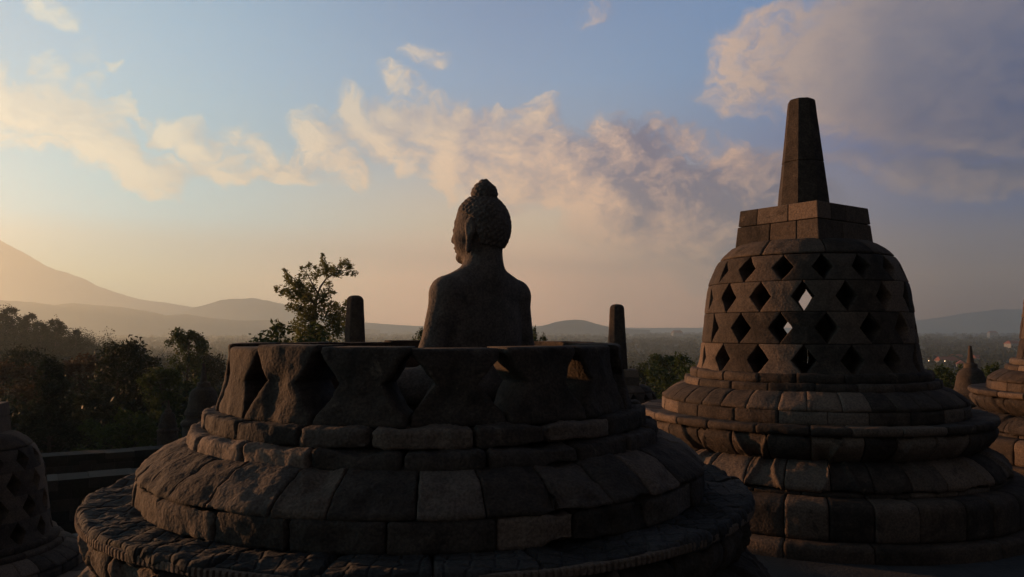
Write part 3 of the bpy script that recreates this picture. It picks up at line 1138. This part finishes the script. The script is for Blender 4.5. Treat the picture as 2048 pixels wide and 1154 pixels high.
def terrace(name, r, z, ztop_lip, zbot, nb, seed):
    """a round paved platform with a coped retaining edge, all one structure"""
    mb = MB()
    n = 160
    a = np.arange(n) * 2 * np.pi / n
    rings = []
    for (rr, zz) in ((0.01, z), (r - 0.5, z), (r - 0.35, z), (r - 0.35, z + ztop_lip), (r + 0.06, z + ztop_lip), (r + 0.06, z + ztop_lip - 0.22), (r - 0.05, z + ztop_lip - 0.24), (r - 0.05, z - 0.7), (r + 0.05, z - 0.75), (r + 0.05, z - 1.0), (r - 0.02, z - 1.05), (r - 0.02, zbot)):
        rings.append(np.stack([CX + rr * np.cos(a), CY + rr * np.sin(a), np.full(n, zz)], -1))
    V, Q, T = grid_tube(np.array(rings), True, False)
    o = mesh_obj(name, V, Q[:, ::-1], PAVING, None, smooth=False)
    tag(o, kind='structure')
    return o


terrace('upper_terrace', 17.6, FLOOR, 0.0, FLOOR - 3.0, 60, 1)
terrace('middle_terrace', 29.0, FLOOR - 2.4, 0.0, FLOOR - 7.0, 90, 2)
terrace('lower_terrace', 46.0, FLOOR - 5.2, 0.0, FLOOR - 12.0, 120, 3)
terrace('monument_plateau', 66.0, FLOOR - 9.0, 0.0, FLOOR - 22.0, 120, 4)


def gallery_wall(p0, p1, ztop, zbot, label, seed):
    """a straight balustrade wall of stone courses with a coping"""
    rng = random.Random(seed)
    p0, p1 = Vector((*p0, 0)), Vector((*p1, 0))
    d = (p1 - p0)
    L = d.length
    root = empty('gallery_wall', (p0.x, p0.y, 0), math.atan2(d.y, d.x))
    tag(root, label, 'wall', 'gallery walls below the terraces')

    def boxes(name, y0, y1, z0, z1, size):
        bm = bmesh.new()
        zc = z0
        while zc < z1 - 0.05:
            h = min(0.36, z1 - zc)
            x = -rng.uniform(0, size)
            while x < L:
                w = size * rng.uniform(0.7, 1.3)
                a, b = max(0, x), min(L, x + w)
                x += w
                if b - a < 0.05 or False:
                    continue
                drop = rng.uniform(0, 0.06) if name == 'coping' else 0.0
                r = bmesh.ops.create_cube(bm, size=1.0)
                j = rng.uniform(-0.03, 0.03)
                for v in r['verts']:
                    v.co = Vector(((a + b) / 2 + v.co.x * (b - a - 0.012), (y0 + y1) / 2 + v.co.y * (y1 - y0) + j, zc + h / 2 - drop * (v.co.z + 0.5) + v.co.z * (h - 0.012)))
            zc += h
        me = bpy.data.meshes.new(name)
        bm.to_mesh(me)
        bm.free()
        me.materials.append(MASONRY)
        o = bpy.data.objects.new(name, me)
        COL.objects.link(o)
        o.parent = root
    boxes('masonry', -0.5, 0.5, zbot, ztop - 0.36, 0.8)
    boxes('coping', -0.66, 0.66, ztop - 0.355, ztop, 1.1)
    return root


# ------------------------------------------------------------------ small solid stupas on the walls
def lathe(line, res, seg, rough=0.0, seed=0):
    P, _ = smooth_line(line, 0.02, res)
    a = np.arange(seg) * 2 * np.pi / seg
    X = np.stack([P[:, 0, None] * np.cos(a), P[:, 0, None] * np.sin(a), np.broadcast_to(P[:, 1, None], (len(P), seg))], -1)
    if rough:
        X[..., :2] *= (1 + rough * fbm(X * 4 + seed, 3))[..., None]
    return grid_tube(X[::-1])


small = empty('small_stupa')
V, Q, T = lathe([(0.02, 0.52), (0.62, 0.52), (0.66, 0.46), (0.60, 0.40), (0.60, 0.30), (0.74, 0.22), (0.78, 0.10), (0.70, 0.02), (0.70, -1.3), (0.02, -1.3)], 0.04, 40, 0.02, 1)
mesh_obj('pedestal', V, [Q, T], STONE_FINE, small)
V, Q, T = lathe([(0.02, 1.48), (0.24, 1.48), (0.40, 1.36), (0.49, 1.16), (0.53, 0.90), (0.56, 0.70), (0.62, 0.60), (0.62, 0.50), (0.02, 0.50)], 0.03, 40, 0.02, 2)
mesh_obj('bell', V, [Q, T], STONE_FINE, small)
V, Q, T = lathe([(0.02, 2.34), (0.055, 2.33), (0.09, 1.95), (0.14, 1.66), (0.24, 1.64), (0.25, 1.44), (0.02, 1.44)], 0.03, 12, 0.02, 3)
mesh_obj('spire', V, [Q, T], STONE_FINE, small)

WALLTOP = -3.55
SMALLS = [((408, 727), 32.0, 1.0, 'small solid stupa with a stubby spire on the gallery wall left of the open stupa'),
          ((1940, 691), 40.0, 1.12, 'small spired stupa lit orange, standing between the whole bell stupa and the right edge'),
          ((337, 800), 46.0, 0.72, 'smallest dark spired stupa, lower left of the stubby one by the open stupa')]
for k, (px, d, s, lab) in enumerate(SMALLS):
    o = small if k == 0 else copy_tree(small)
    p = spot(px[0], px[1], d)
    o.location = (p.x, p.y, p.z - 2.34 * s)
    o.scale = (s, s, s)
    o.rotation_euler = (0, 0, 0.7 * k)
    tag(o, lab, 'stupa', 'small stupas on the gallery walls')

a0 = spot(408, 727, 32)
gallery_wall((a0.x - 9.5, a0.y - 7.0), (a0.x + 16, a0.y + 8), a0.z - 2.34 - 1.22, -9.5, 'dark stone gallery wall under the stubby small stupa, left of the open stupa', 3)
a1 = spot(337, 800, 46)
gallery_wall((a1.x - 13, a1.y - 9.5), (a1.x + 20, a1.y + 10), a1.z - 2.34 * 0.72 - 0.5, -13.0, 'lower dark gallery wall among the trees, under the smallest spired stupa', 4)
a2 = spot(1940, 691, 40)
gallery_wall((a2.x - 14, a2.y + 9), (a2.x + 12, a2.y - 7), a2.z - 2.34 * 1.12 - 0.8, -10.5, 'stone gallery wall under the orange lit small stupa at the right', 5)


# ------------------------------------------------------------------ terrain
HZ_A = R(-37)                                   # the far country is laid out along this heading
FW = np.array([math.sin(HZ_A), math.cos(HZ_A)])
RT = np.array([math.cos(HZ_A), -math.sin(HZ_A)])
LEFT_EDGE, BACK_EDGE, RIGHT_EDGE, FAR_EDGE = -380.0, -300.0, 9500.0, 9800.0


def smooth01(x):
    x = np.clip(x, 0, 1)
    return x * x * (3 - 2 * x)


PLAIN = -40.0


def ground_z(x, y):
    x, y = np.asarray(x, float), np.asarray(y, float)
    rc = np.hypot(x - CX, y - CY)
    z = PLAIN + (-13.0 - PLAIN) * (1 - smooth01((rc - 62) / 230.0))
    # the wooded hill at the left
    a = math.radians(-36)
    hx, hy = 330 * math.sin(a), 330 * math.cos(a)
    q = np.hypot((x - hx) / 100.0, (y - hy) / 140.0)
    z = z + 33.5 * np.exp(-q * q * 1.5)
    p = np.stack([x * 0.004, y * 0.004, np.zeros_like(x)], -1)
    z = z + 3.0 * fbm(p, 3) * smooth01((rc - 70) / 200)
    return z


def spaced(a, b, n, k):
    t = np.linspace(0, 1, n)
    lo = -np.sinh(k * 0.0)
    s0, s1 = np.arcsinh(a / k), np.arcsinh(b / k)
    return k * np.sinh(s0 + (s1 - s0) * t)


pp = spaced(LEFT_EDGE + 6, RIGHT_EDGE - 20, 190, 60.0)
qq = spaced(BACK_EDGE + 6, FAR_EDGE - 20, 190, 60.0)
Pg, Qg = np.meshgrid(pp, qq, indexing='ij')
gx = Pg * RT[0] + Qg * FW[0]
gy = Pg * RT[1] + Qg * FW[1]
X = np.stack([gx, gy, ground_z(gx, gy)], -1)
V, Qd, _ = grid_tube(X, False, False)
tag(mesh_obj('ground', V, Qd, SOIL), kind='structure')


def ridge(name, knots, dist, depth, rough, seed):
    """a mountain or range: skyline given as photo positions, built as a solid form standing on the plain"""
    ks = [ray(x, y) for x, y in knots]
    aa = np.array([k[0] for k in ks])
    hh = np.array([dist * math.tan(k[1]) for k in ks])
    na, nr = 220, 40
    A = np.linspace(aa[0], aa[-1], na)
    H = np.interp(A, aa, hh)
    t = np.linspace(-1, 1, nr)
    prof = np.cos(t * np.pi / 2) ** 1.3
    base = PLAIN - 6
    rr = dist + t[None, :] * depth * np.ones((na, 1))
    z = base + (H[:, None] - base) * prof[None, :]
    xy = np.stack([rr * np.sin(A)[:, None], rr * np.cos(A)[:, None]], -1)
    nz = fbm(np.concatenate([xy * (3.0 / depth), np.full((*z.shape, 1), seed)], -1), 5, 0.55)
    z = z + nz * rough * (H[:, None] - base) * (prof[None, :] * (1.0 - 0.75 * prof[None, :] ** 6))
    # gullies down the flanks
    g = np.abs(vnoise(np.stack([A[:, None] * 90 + 0 * t[None, :], t[None, :] * 1.5 + 0 * A[:, None], np.full(z.shape, seed + 5.0)], -1)))
    z = z - g * rough * 0.5 * (H[:, None] - base) * prof[None, :] * (1 - prof[None, :] ** 3)
    V, Qm, _ = grid_tube(np.stack([xy[..., 0], xy[..., 1], z], -1), False, False)
    return tag(mesh_obj(name, V, Qm, MOUNT), kind='structure')


ridge('volcano', [(-90, 470), (-40, 466), (0, 482), (60, 513), (120, 543), (200, 575), (280, 598), (340, 608), (400, 618), (520, 634), (640, 645), (820, 654), (960, 660)], 8300, 900, 0.10, 3)
ridge('distant_hills', [(330, 640), (380, 618), (405, 612), (440, 602), (480, 597), (505, 595), (530, 601), (560, 606), (600, 618), (650, 632), (720, 644), (800, 650), (900, 655), (980, 659)], 6900, 500, 0.10, 8)
ridge('foothills', [(-140, 600), (-60, 597), (0, 601), (60, 604), (110, 610), (150, 606), (200, 610), (240, 612), (290, 622), (330, 630), (370, 627), (420, 636), (480, 641), (540, 640), (600, 647), (700, 655), (760, 660)], 4700, 420, 0.10, 13)
ridge('island_hill', [(1060, 657), (1090, 650), (1110, 644), (1125, 641), (1150, 639), (1170, 641), (1190, 647), (1215, 653), (1240, 657), (1300, 660)], 5200, 260, 0.08, 21)
ridge('eastern_hills', [(1780, 657), (1830, 640), (1880, 635), (1930, 627), (1985, 619), (2030, 618), (2080, 618), (2160, 622)], 9300, 400, 0.10, 27)
ridge('far_plain_rise', [(880, 652), (960, 654), (1040, 651), (1300, 656), (1400, 655), (1500, 656), (1700, 656), (1800, 655)], 8600, 300, 0.05, 33)


# ------------------------------------------------------------------ trees
def leaf_quads(C, rad, count, size, rng, flat=1.0):
    """small folded leaf faces filling a set of clumps"""
    n = len(C)
    k = np.repeat(np.arange(n), count)
    m = len(k)
    d = rng.normal(size=(m, 3))
    d /= np.linalg.norm(d, axis=1)[:, None]
    rr = rng.uniform(0.05, 1.0, m) ** 0.6 * np.clip(1 + 0.35 * vnoise(d * 2.6 + k[:, None] * 5.1), 0.5, 1.5)
    P = C[k] + d * (rr * rad[k])[:, None] * np.array([1, 1, flat])
    a = rng.normal(size=(m, 3))
    a[:, 2] *= 0.7
    a /= np.linalg.norm(a, axis=1)[:, None]
    b = np.cross(a, rng.normal(size=(m, 3)))
    b /= np.linalg.norm(b, axis=1)[:, None] + 1e-9
    s = size * rng.uniform(0.6, 1.35, m)
    V = np.stack([P - a * s[:, None], P + b * (s * 0.45)[:, None], P + a * s[:, None], P - b * (s * 0.45)[:, None]], 1)
    return V.reshape(-1, 3), np.arange(m * 4).reshape(-1, 4)


def make_tree(name, seed, height, spread, crown_from, nclump, leaves, leaf, mat, shape='round', clumps=None, trunk_r=None):
    rng = np.random.RandomState(seed)
    root = empty(name)
    tr = trunk_r or height * 0.022
    n = 9
    t = np.linspace(0, 1, n)
    wob = np.cumsum(rng.normal(0, 0.02 * height / n * 3, (n, 2)), axis=0)
    th = height * (0.92 if clumps is None else 0.97)
    tp = np.stack([wob[:, 0] * 0.5, wob[:, 1] * 0.5, t * th - 0.6], -1)
    if clumps is None:
        C, rad = [], []
        for k in range(nclump):
            u = rng.uniform(0, 1)
            hz = crown_from + (1 - crown_from) * u
            if shape == 'round':
                w = math.sqrt(max(0.03, 1 - (2 * u - 0.85) ** 2 / 1.4))
            elif shape == 'cone':
                w = (1 - u) * 0.95 + 0.10
            else:
                w = 0.55 + 0.45 * math.sin(u * 3.0)
            a = rng.uniform(0, 2 * math.pi)
            q = spread * w * math.sqrt(rng.uniform(0.10, 1)) * rng.uniform(0.75, 1.12)
            C.append((q * math.cos(a), q * math.sin(a), hz * height))
            rad.append(spread * rng.uniform(0.16, 0.33))
        C, rad = np.array(C), np.array(rad)
    else:
        C, rad = clumps
    mb = MB()
    mb.add(*tube(tp, tr * (1 - t * 0.85), 8))
    pick = np.arange(len(C)) if len(C) < 40 else rng.choice(len(C), 40, replace=False)
    for k in pick:
        c = C[k]
        hz = np.clip(c[2] - np.hypot(c[0], c[1]) * rng.uniform(0.5, 0.9), 0.15 * height, th * 0.95)
        j = np.interp(hz, tp[:, 2], np.arange(n))
        s0 = np.array([np.interp(hz, tp[:, 2], tp[:, 0]), np.interp(hz, tp[:, 2], tp[:, 1]), hz])
        q = np.linspace(0, 1, 5)[:, None]
        bend = np.array([0, 0, 1.0]) * np.sin(q * np.pi) * np.linalg.norm(c - s0) * -0.08
        pts = s0 + (c - s0) * q + bend + np.concatenate([np.zeros((1, 3)), rng.normal(0, 0.03 * spread, (3, 3)), np.zeros((1, 3))])
        r0 = tr * (1 - 0.85 * hz / height) * 0.55
        mb.add(*tube(pts, np.linspace(max(r0, 0.02), 0.014, 5), 5))
    mb.build('trunk', BARK, root)
    V, Q = leaf_quads(C, rad, leaves, leaf, rng, 0.85)
    mesh_obj('crown', V, Q, mat, root, smooth=False)
    return root


# the tall tree behind the open stupa, clump by clump as it grows
TD = 58.0
Z5 = [(655, 105, 16), (660, 150, 28), (665, 205, 40), (700, 255, 55), (755, 240, 45), (620, 275, 42), (525, 225, 34), (460, 255, 28), (500, 320, 36), (580, 320, 42), (590, 235, 18),
      (880, 175, 42), (925, 215, 42), (965, 285, 32), (835, 205, 28), (825, 285, 40), (770, 285, 45), (900, 290, 18), (700, 310, 30), (295, 265, 22), (312, 315, 32), (335, 365, 42), (390, 400, 65), (440, 310, 18),
      (450, 430, 68), (275, 465, 44), (212, 452, 26), (330, 480, 45), (420, 505, 74), (520, 480, 74), (560, 430, 45), (680, 505, 55), (722, 395, 36), (742, 470, 28), (640, 560, 66), (775, 488, 12),
      (500, 570, 76), (360, 540, 38), (340, 625, 38), (430, 640, 66), (540, 650, 74), (660, 640, 56), (480, 740, 74), (580, 740, 66), (740, 620, 56), (800, 610, 36), (850, 680, 66),
      (780, 720, 76), (700, 720, 46), (895, 600, 36), (935, 565, 24), (760, 820, 86), (680, 900, 56), (820, 860, 86), (870, 770, 60), (480, 860, 96), (400, 830, 56), (560, 900, 76), (470, 960, 90), (700, 1000, 110), (500, 1080, 130), (650, 1150, 130)]
rt = np.random.RandomState(3)
base_px = spot(626, 657, TD)
mpp = TD / FPX * 1.04
TBASE = -14.0
Cl, Rl = [], []
for (zx, zy, zr) in Z5:
    px, py = 520 + zx * 0.18555, 500 + zy * 0.18555
    Cl.append(((px - 626) * mpp, rt.uniform(-1.0, 1.0) * (0.4 + zr * 0.012), (657 - py) * mpp - TBASE))
    Rl.append(zr * 0.18555 * mpp * 1.12)
Cl, Rl = np.array(Cl), np.array(Rl)
def limb_tree():
    root = empty('leafy_tree', (base_px.x, base_px.y, TBASE), -math.atan2(base_px.x, base_px.y))
    tag(root, 'lone airy leafy tree with one curved limb, left of the broad blunt pinnacle', 'tree')
    mb = MB()

    def zp(zx, zy, y=0.0):
        return ((520 + zx * 0.18555 - 626) * mpp, y, (657 - (500 + zy * 0.18555)) * mpp - TBASE)
    trunk = [(0.1, 0, -0.5), (0.2, 0.1, 3.5), (0.0, 0.0, 8.0)] + [zp(555, 960), zp(565, 860), zp(578, 720), zp(590, 600), zp(615, 490)]
    mb.add(*tube(trunk, [0.42, 0.36, 0.30, 0.24, 0.21, 0.17, 0.13, 0.09], 10))
    mb.add(*tube([zp(615, 490), zp(640, 425), zp(690, 350), zp(740, 310), zp(800, 280), zp(880, 255), zp(930, 250)], [0.085, 0.07, 0.058, 0.05, 0.04, 0.03, 0.015], 8))
    mb.add(*tube([zp(700, 340), zp(690, 270), zp(665, 190), zp(655, 105)], [0.05, 0.04, 0.028, 0.012], 6))
    mb.add(*tube([zp(590, 600), zp(520, 520, .3), zp(430, 450, .4), zp(345, 370, .4), zp(298, 270, .4)], [0.10, 0.08, 0.06, 0.04, 0.015], 7))
    mb.add(*tube([zp(430, 480, .3), zp(330, 480, .2), zp(220, 455, .2)], [0.05, 0.03, 0.012], 6))
    mb.add(*tube([zp(615, 490), zp(560, 400, -.2), zp(510, 300, -.3), zp(460, 255, -.3)], [0.06, 0.045, 0.03, 0.012], 6))
    mb.add(*tube([zp(560, 880), zp(640, 860), zp(740, 800, -.3), zp(820, 700, -.3), zp(930, 570, -.3)], [0.13, 0.10, 0.07, 0.045, 0.015], 7))
    mb.add(*tube([zp(570, 780), zp(480, 720, .3), zp(400, 650, .3), zp(340, 620, .3)], [0.09, 0.07, 0.045, 0.02], 7))
    mb.add(*tube([zp(590, 620), zp(660, 560, -.3), zp(720, 480, -.3), zp(725, 395, -.3)], [0.07, 0.05, 0.03, 0.012], 6))
    mb.build('trunk', BARK, root)
    V, Q = leaf_quads(Cl, Rl * 1.18, np.clip((Rl / 0.30) ** 2 * 90, 40, 420).astype(int), 0.105, np.random.RandomState(9))
    mesh_obj('crown', V, Q, LEAF, root, smooth=False)
    return root


limb_tree()

PROTO = {}


def plant(kind, px, py_top, d, label, group=None, rz=0.0, sc=None, cat='tree', width=1.0):
    """stand a tree on the ground at distance d so that its top reaches the measured height"""
    if kind not in PROTO:
        nm, h, args = KINDS[kind]
        PROTO[kind] = (make_tree(nm, *args), h)
        o = PROTO[kind][0]
    else:
        o = copy_tree(PROTO[kind][0])
    p = spot(px, py_top, d)
    gz = float(ground_z(p.x, p.y)) if d > 62 else -14.0
    s = (p.z - gz) / PROTO[kind][1] if sc is None else sc
    o.location = (p.x, p.y, p.z - PROTO[kind][1] * s)
    o.scale = (s * width, s * width, s)
    o.rotation_euler = (0, 0, rz)
    tag(o, label, cat, group)
    if not group and 'group' in o:
        del o['group']
    return o


KINDS = {   # name, height, (seed, height, spread, crown_from, clumps, leaves per clump, leaf size, material, shape)
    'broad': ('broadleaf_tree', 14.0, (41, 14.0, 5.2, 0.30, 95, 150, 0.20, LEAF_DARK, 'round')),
    'rust': ('rusty_tree', 13.0, (42, 13.0, 4.4, 0.30, 70, 130, 0.20, LEAF_RUST, 'round')),
    'slim': ('slender_tree', 15.0, (43, 15.0, 3.2, 0.25, 80, 130, 0.19, LEAF_FRESH, 'oval')),
    'fresh': ('leafy_shrub', 6.0, (44, 6.0, 3.0, 0.08, 60, 150, 0.13, LEAF_FRESH, 'round')),
    'cone': ('conical_tree', 13.0, (45, 13.0, 3.4, 0.15, 80, 130, 0.20, LEAF_DARK, 'cone')),
    'hill': ('hill_tree', 11.0, (46, 11.0, 4.2, 0.20, 60, 90, 0.30, LEAF_DARK, 'round')),
}
plant('broad', 240, 694, 78, 'broad dark tree in the middle of the wooded slope, left of the open stupa', width=0.95)
plant('slim', 376, 662, 92, 'slender tree whose forked top just clears the horizon, left of the open stupa', rz=1.0, width=0.8)
plant('rust', 160, 715, 88, 'rusty brown leaved tree on the wooded slope, left of the broad dark tree', rz=2.0)
plant('rust', 40, 730, 96, 'rusty brown tree near the left edge, behind the dark bell stupa', rz=4.0)
plant('cone', 105, 725, 72, 'dark pointed tree between the two rusty brown trees at the left', rz=0.4)
plant('broad', 52, 705, 110, 'dark round tree at the left edge, above the rusty brown trees', rz=1.9, width=0.8)
plant('fresh', 245, 830, 50, 'fresh green shrub by the gallery wall, below the broad dark tree', rz=0.3, sc=0.92)
plant('slim', 322, 738, 70, 'hazy green tree behind the stubby small stupa, left of the open stupa', rz=2.2, width=0.9)
plant('broad', 425, 716, 104, 'dim green tree hidden partly by the left rim of the open stupa', rz=2.7, width=0.8)
plant('fresh', 588, 655, 54, 'pale green bush left of the foot of the lone leafy tree', rz=1.3, sc=1.35)
plant('fresh', 850, 664, 60, 'leafy treetop peeping over the rim just left of the statue', rz=2.3, sc=0.9, width=0.55)
plant('fresh', 1066, 661, 58, 'leafy treetop peeping out beside the right shoulder of the statue', rz=3.3, sc=0.9, width=0.45)
plant('slim', 1330, 712, 84, 'green tree between the slim pinnacle and the whole bell stupa', rz=0.8, width=1.1)
plant('fresh', 1375, 718, 70, 'bright green treetop against the left flank of the whole bell stupa', rz=0.2, sc=1.5)
plant('broad', 1275, 740, 96, 'dark tree right behind the slim blunt pinnacle', rz=4.2, width=0.9)
plant('fresh', 1900, 740, 75, 'green bush left of the orange lit small stupa', rz=1.7, sc=1.3)
plant('fresh', 1975, 735, 78, 'green bush right of the orange lit small stupa', rz=2.9, sc=1.3)
plant('slim', 1850, 745, 90, 'dim tree beside the right flank of the whole bell stupa', rz=3.9)
for k, (px, py, d, w) in enumerate([(112, 642, 300, 0.85), (152, 662, 285, 0.6), (58, 630, 310, 0.8), (20, 618, 320, 0.9), (-30, 612, 320, 1.0), (82, 646, 295, 0.7)]):
    p = spot(px, py, d)
    plant('hill', px, py, d, ['domed tree alone on the skyline of the left hill', 'small round tree at the low end of the left hill skyline', 'tall dark tree on the left hill crest',
                              'dark tree at the left edge of the hill crest', 'hill crest tree cut by the left edge', 'dark tree between the crest trees and the domed one'][k], 'trees on the left hill', 1.1 * k, sc=1.15, width=w)

# the trees that stand along the slope at the left and shade the lower terraces from the low sun
for k, (ad, d, zt, kind) in enumerate([(-40.5, 84, 4.0, 'broad'), (-46, 78, 5.5, 'rust'), (-51, 74, 4.6, 'broad'), (-57, 72, 3.4, 'cone'), (-62, 70, 2.6, 'broad'), (-68, 72, 2.4, 'rust'), (-75, 70, 2.8, 'slim'), (-83, 74, 2.2, 'broad')]):
    o = copy_tree(PROTO[kind][0])
    h_ = PROTO[kind][1]
    x_, y_ = d * math.sin(R(ad)), d * math.cos(R(ad))
    s_ = (zt + 15.5) / h_
    o.location = (x_, y_, zt - h_ * s_)
    o.scale = (s_ * 1.15, s_ * 1.15, s_)
    o.rotation_euler = (0, 0, 1.3 * k)
    tag(o, 'tree on the wooded slope outside the left edge', 'tree', 'trees beyond the left edge')


def forest():
    """the wooded plain and slopes: a mass of crowns nobody could count"""
    rng = np.random.RandomState(77)
    pos = []
    n = 11500
    u = rng.uniform(0, 1, n)
    r = 95 * (6200 / 95) ** (u ** 0.95)
    a = rng.uniform(R(-37), R(36), n)
    x, y = r * np.sin(a), r * np.cos(a)
    z = ground_z(x, y)
    # the hill is thickly wooded
    ha = math.radians(-36)
    m = 900
    hx = 330 * math.sin(ha) + rng.normal(0, 58, m)
    hy = 330 * math.cos(ha) + rng.normal(0, 85, m)
    ok = np.arctan2(hx, hy) > R(-36.5)
    hx, hy = hx[ok], hy[ok]
    # the slope right under the monument
    m2 = 420
    a2 = rng.uniform(R(-37), R(37), m2)
    r2 = rng.uniform(72, 150, m2)
    x = np.concatenate([x, hx, r2 * np.sin(a2)])
    y = np.concatenate([y, hy, r2 * np.cos(a2)])
    rc = np.hypot(x - CX, y - CY)
    keep = rc > 74
    x, y = x[keep], y[keep]
    z = ground_z(x, y)
    r = np.hypot(x, y)
    N = len(x)
    cr = rng.uniform(2.6, 5.2, N) * np.clip(r / 900, 1, 2.6)
    ht = rng.uniform(6, 12, N) * np.where(rng.rand(N) < 0.08, 1.35, 1.0)
    ht = np.where(r < 150, np.minimum(ht, 8.0), ht)
    ht = np.where(r > 1200, ht * 1.2, ht)
    per = np.where(r < 430, 300, np.where(r < 700, 130, 44))
    size = np.where(r < 430, 0.27, np.where(r < 700, 0.65, 1.0 + 0.25 * cr))
    VV = []
    for lo, hi in ((0, 430), (430, 700), (700, 1e9)):
        s = (r >= lo) & (r < hi)
        if not s.any():
            continue
        c = int(per[s][0])
        k = np.repeat(np.where(s)[0], c)
        m = len(k)
        d = rng.normal(size=(m, 3))
        d /= np.linalg.norm(d, axis=1)[:, None]
        lump = 1 + 0.35 * vnoise(d * 2.2 + k[:, None] * 3.17)
        rr = (rng.uniform(0.25, 1, m) ** 0.45) * lump
        P = np.stack([x[k], y[k], z[k] + ht[k] * 0.62], -1) + d * rr[:, None] * np.stack([cr[k], cr[k], ht[k] * 0.42], -1)
        aa = rng.normal(size=(m, 3))
        aa /= np.linalg.norm(aa, axis=1)[:, None]
        b = np.cross(aa, rng.normal(size=(m, 3)))
        b /= np.linalg.norm(b, axis=1)[:, None] + 1e-9
        q = size[k] * rng.uniform(0.6, 1.3, m)
        VV.append(np.stack([P - aa * q[:, None], P + b * (q * 0.6)[:, None], P + aa * q[:, None], P - b * (q * 0.6)[:, None]], 1).reshape(-1, 3))
    V = np.concatenate(VV)
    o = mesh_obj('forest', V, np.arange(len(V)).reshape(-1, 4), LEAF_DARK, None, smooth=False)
    tag(o, 'dense dark green woodland spread over the plain and slopes to the horizon', 'forest', None, 'stuff')


forest()


# ------------------------------------------------------------------ the village below
def house(px, py, d, w, l, h, rz, lab):
    p = spot(px, py, d)
    root = empty('house', (p.x, p.y, p.z), rz)
    tag(root, lab, 'house', 'village houses in the woods')
    mb = MB()

    def box(m, x0, x1, y0, y1, z0, z1):
        v = np.array([[x, y, z] for z in (z0, z1) for x, y in ((x0, y0), (x1, y0), (x1, y1), (x0, y1))], float)
        m.add(v, [[3, 2, 1, 0], [4, 5, 6, 7], [0, 1, 5, 4], [1, 2, 6, 5], [2, 3, 7, 6], [3, 0, 4, 7]])
    box(mb, -l / 2, l / 2, -w / 2, w / 2, -30, h)
    mb.build('wall', PLASTER, root, smooth=False)
    e = 0.7
    rh = w * 0.42
    v = [(-l / 2 - e, -w / 2 - e, h - 0.1), (l / 2 + e, -w / 2 - e, h - 0.1), (l / 2 + e, w / 2 + e, h - 0.1), (-l / 2 - e, w / 2 + e, h - 0.1), (-l / 2 + w * 0.25, 0, h + rh), (l / 2 - w * 0.25, 0, h + rh)]
    mesh_obj('roof', v, [np.array([[0, 1, 5, 4], [2, 3, 4, 5], [3, 2, 1, 0]]), np.array([[1, 2, 5], [3, 0, 4]])], TILE, root, smooth=False)
    for x in (-0.25 * l, 0.25 * l):
        mw = MB()
        box(mw, x - 0.7, x + 0.7, -w / 2 - 0.03, -w / 2 + 0.06, h * 0.3, h * 0.8)
        mw.build('window', IRON, root, smooth=False)
    return root


for (px, py, d, w, l, h, rz, lab) in [
        (1893, 728, 880, 9, 24, 3.5, 0.3, 'long red roofed house left of the orange lit small stupa'),
        (1868, 723, 960, 8, 14, 3.5, 0.8, 'red roofed house at the left end of the village by the lit street lamp'),
        (1913, 721, 1000, 8, 16, 3.5, 0.2, 'pale walled red roofed house just left of the small stupa spire'),
        (1953, 723, 960, 8, 14, 3.5, 0.5, 'red roofed house just right of the small stupa spire'),
        (1922, 735, 820, 7, 12, 3.5, 1.1, 'lowest red roofed house, in front of the others beside the small stupa'),
        (1985, 668, 3400, 14, 34, 5, 0.2, 'large far red roofed hall in the hazy woods near the right edge'),
        (2026, 692, 1500, 12, 26, 4, 0.4, 'small pale walled house among the woods at the right edge'),
        (1354, 669, 3200, 20, 40, 8, 0.2, 'far pale house in the woods left of the whole bell stupa')]:
    house(px, py, d, w, l, h, rz, lab)


def lamp(px, py, d, lab, h=7.0, s=1.0):
    p = spot(px, py, d)
    root = empty('street_lamp', (p.x, p.y, p.z - h))
    tag(root, lab, 'street lamp', 'lit street lamps in the village')
    mb = MB()
    mb.add(*tube([(0, 0, -25), (0, 0, 2), (0, 0, h - 0.6), (0.25, 0, h - 0.1), (0.8, 0, h)], [0.12, 0.1, 0.08, 0.06, 0.05], 8))
    mb.build('pole', IRON, root)
    V, Q, T = lathe([(0.02, 0.25 * s), (0.25 * s, 0.2 * s), (0.55 * s, 0.0), (0.5 * s, -0.2 * s), (0.02, -0.3 * s)], 0.08, 14)
    V[:, 0] += 0.8
    V[:, 2] += h
    mesh_obj('lamp_head', V, [Q, T], lampm, root)


lamp(1855, 722, 820, 'lit orange street lamp at the left end of the village', 9.0)
lamp(1888, 722, 840, 'small white lit street lamp beside the long red roofed house', 9.0, 0.6)


# ------------------------------------------------------------------ the hazy evening air
hm = bpy.data.materials.new('evening_haze')
hm.use_nodes = True
ht_ = NT(hm.node_tree)
ht_.n.clear()
pv = ht_.new('ShaderNodeVolumePrincipled')
pv.inputs['Color'].default_value = (0.84, 1.0, 1.0, 1)
pv.inputs['Density'].default_value = 1.9e-4
pv.inputs['Anisotropy'].default_value = 0.45
ho = ht_.new('ShaderNodeOutputMaterial')
ht_.l.new(pv.outputs[0], ho.inputs['Volume'])
HB, HT_ = PLAIN - 14.0, 1030.0
c = []
for zz in (HB, HT_):
    for (p_, q_) in ((LEFT_EDGE, BACK_EDGE), (RIGHT_EDGE, BACK_EDGE), (RIGHT_EDGE, FAR_EDGE), (LEFT_EDGE, FAR_EDGE)):
        xy = p_ * RT + q_ * FW
        c.append((xy[0], xy[1], zz))
haze = mesh_obj('haze', c, np.array([[3, 2, 1, 0], [4, 5, 6, 7], [0, 1, 5, 4], [1, 2, 6, 5], [2, 3, 7, 6], [3, 0, 4, 7]]), hm, None, smooth=False)
tag(haze, 'thin pale evening haze over the plain', 'haze', None, 'stuff')
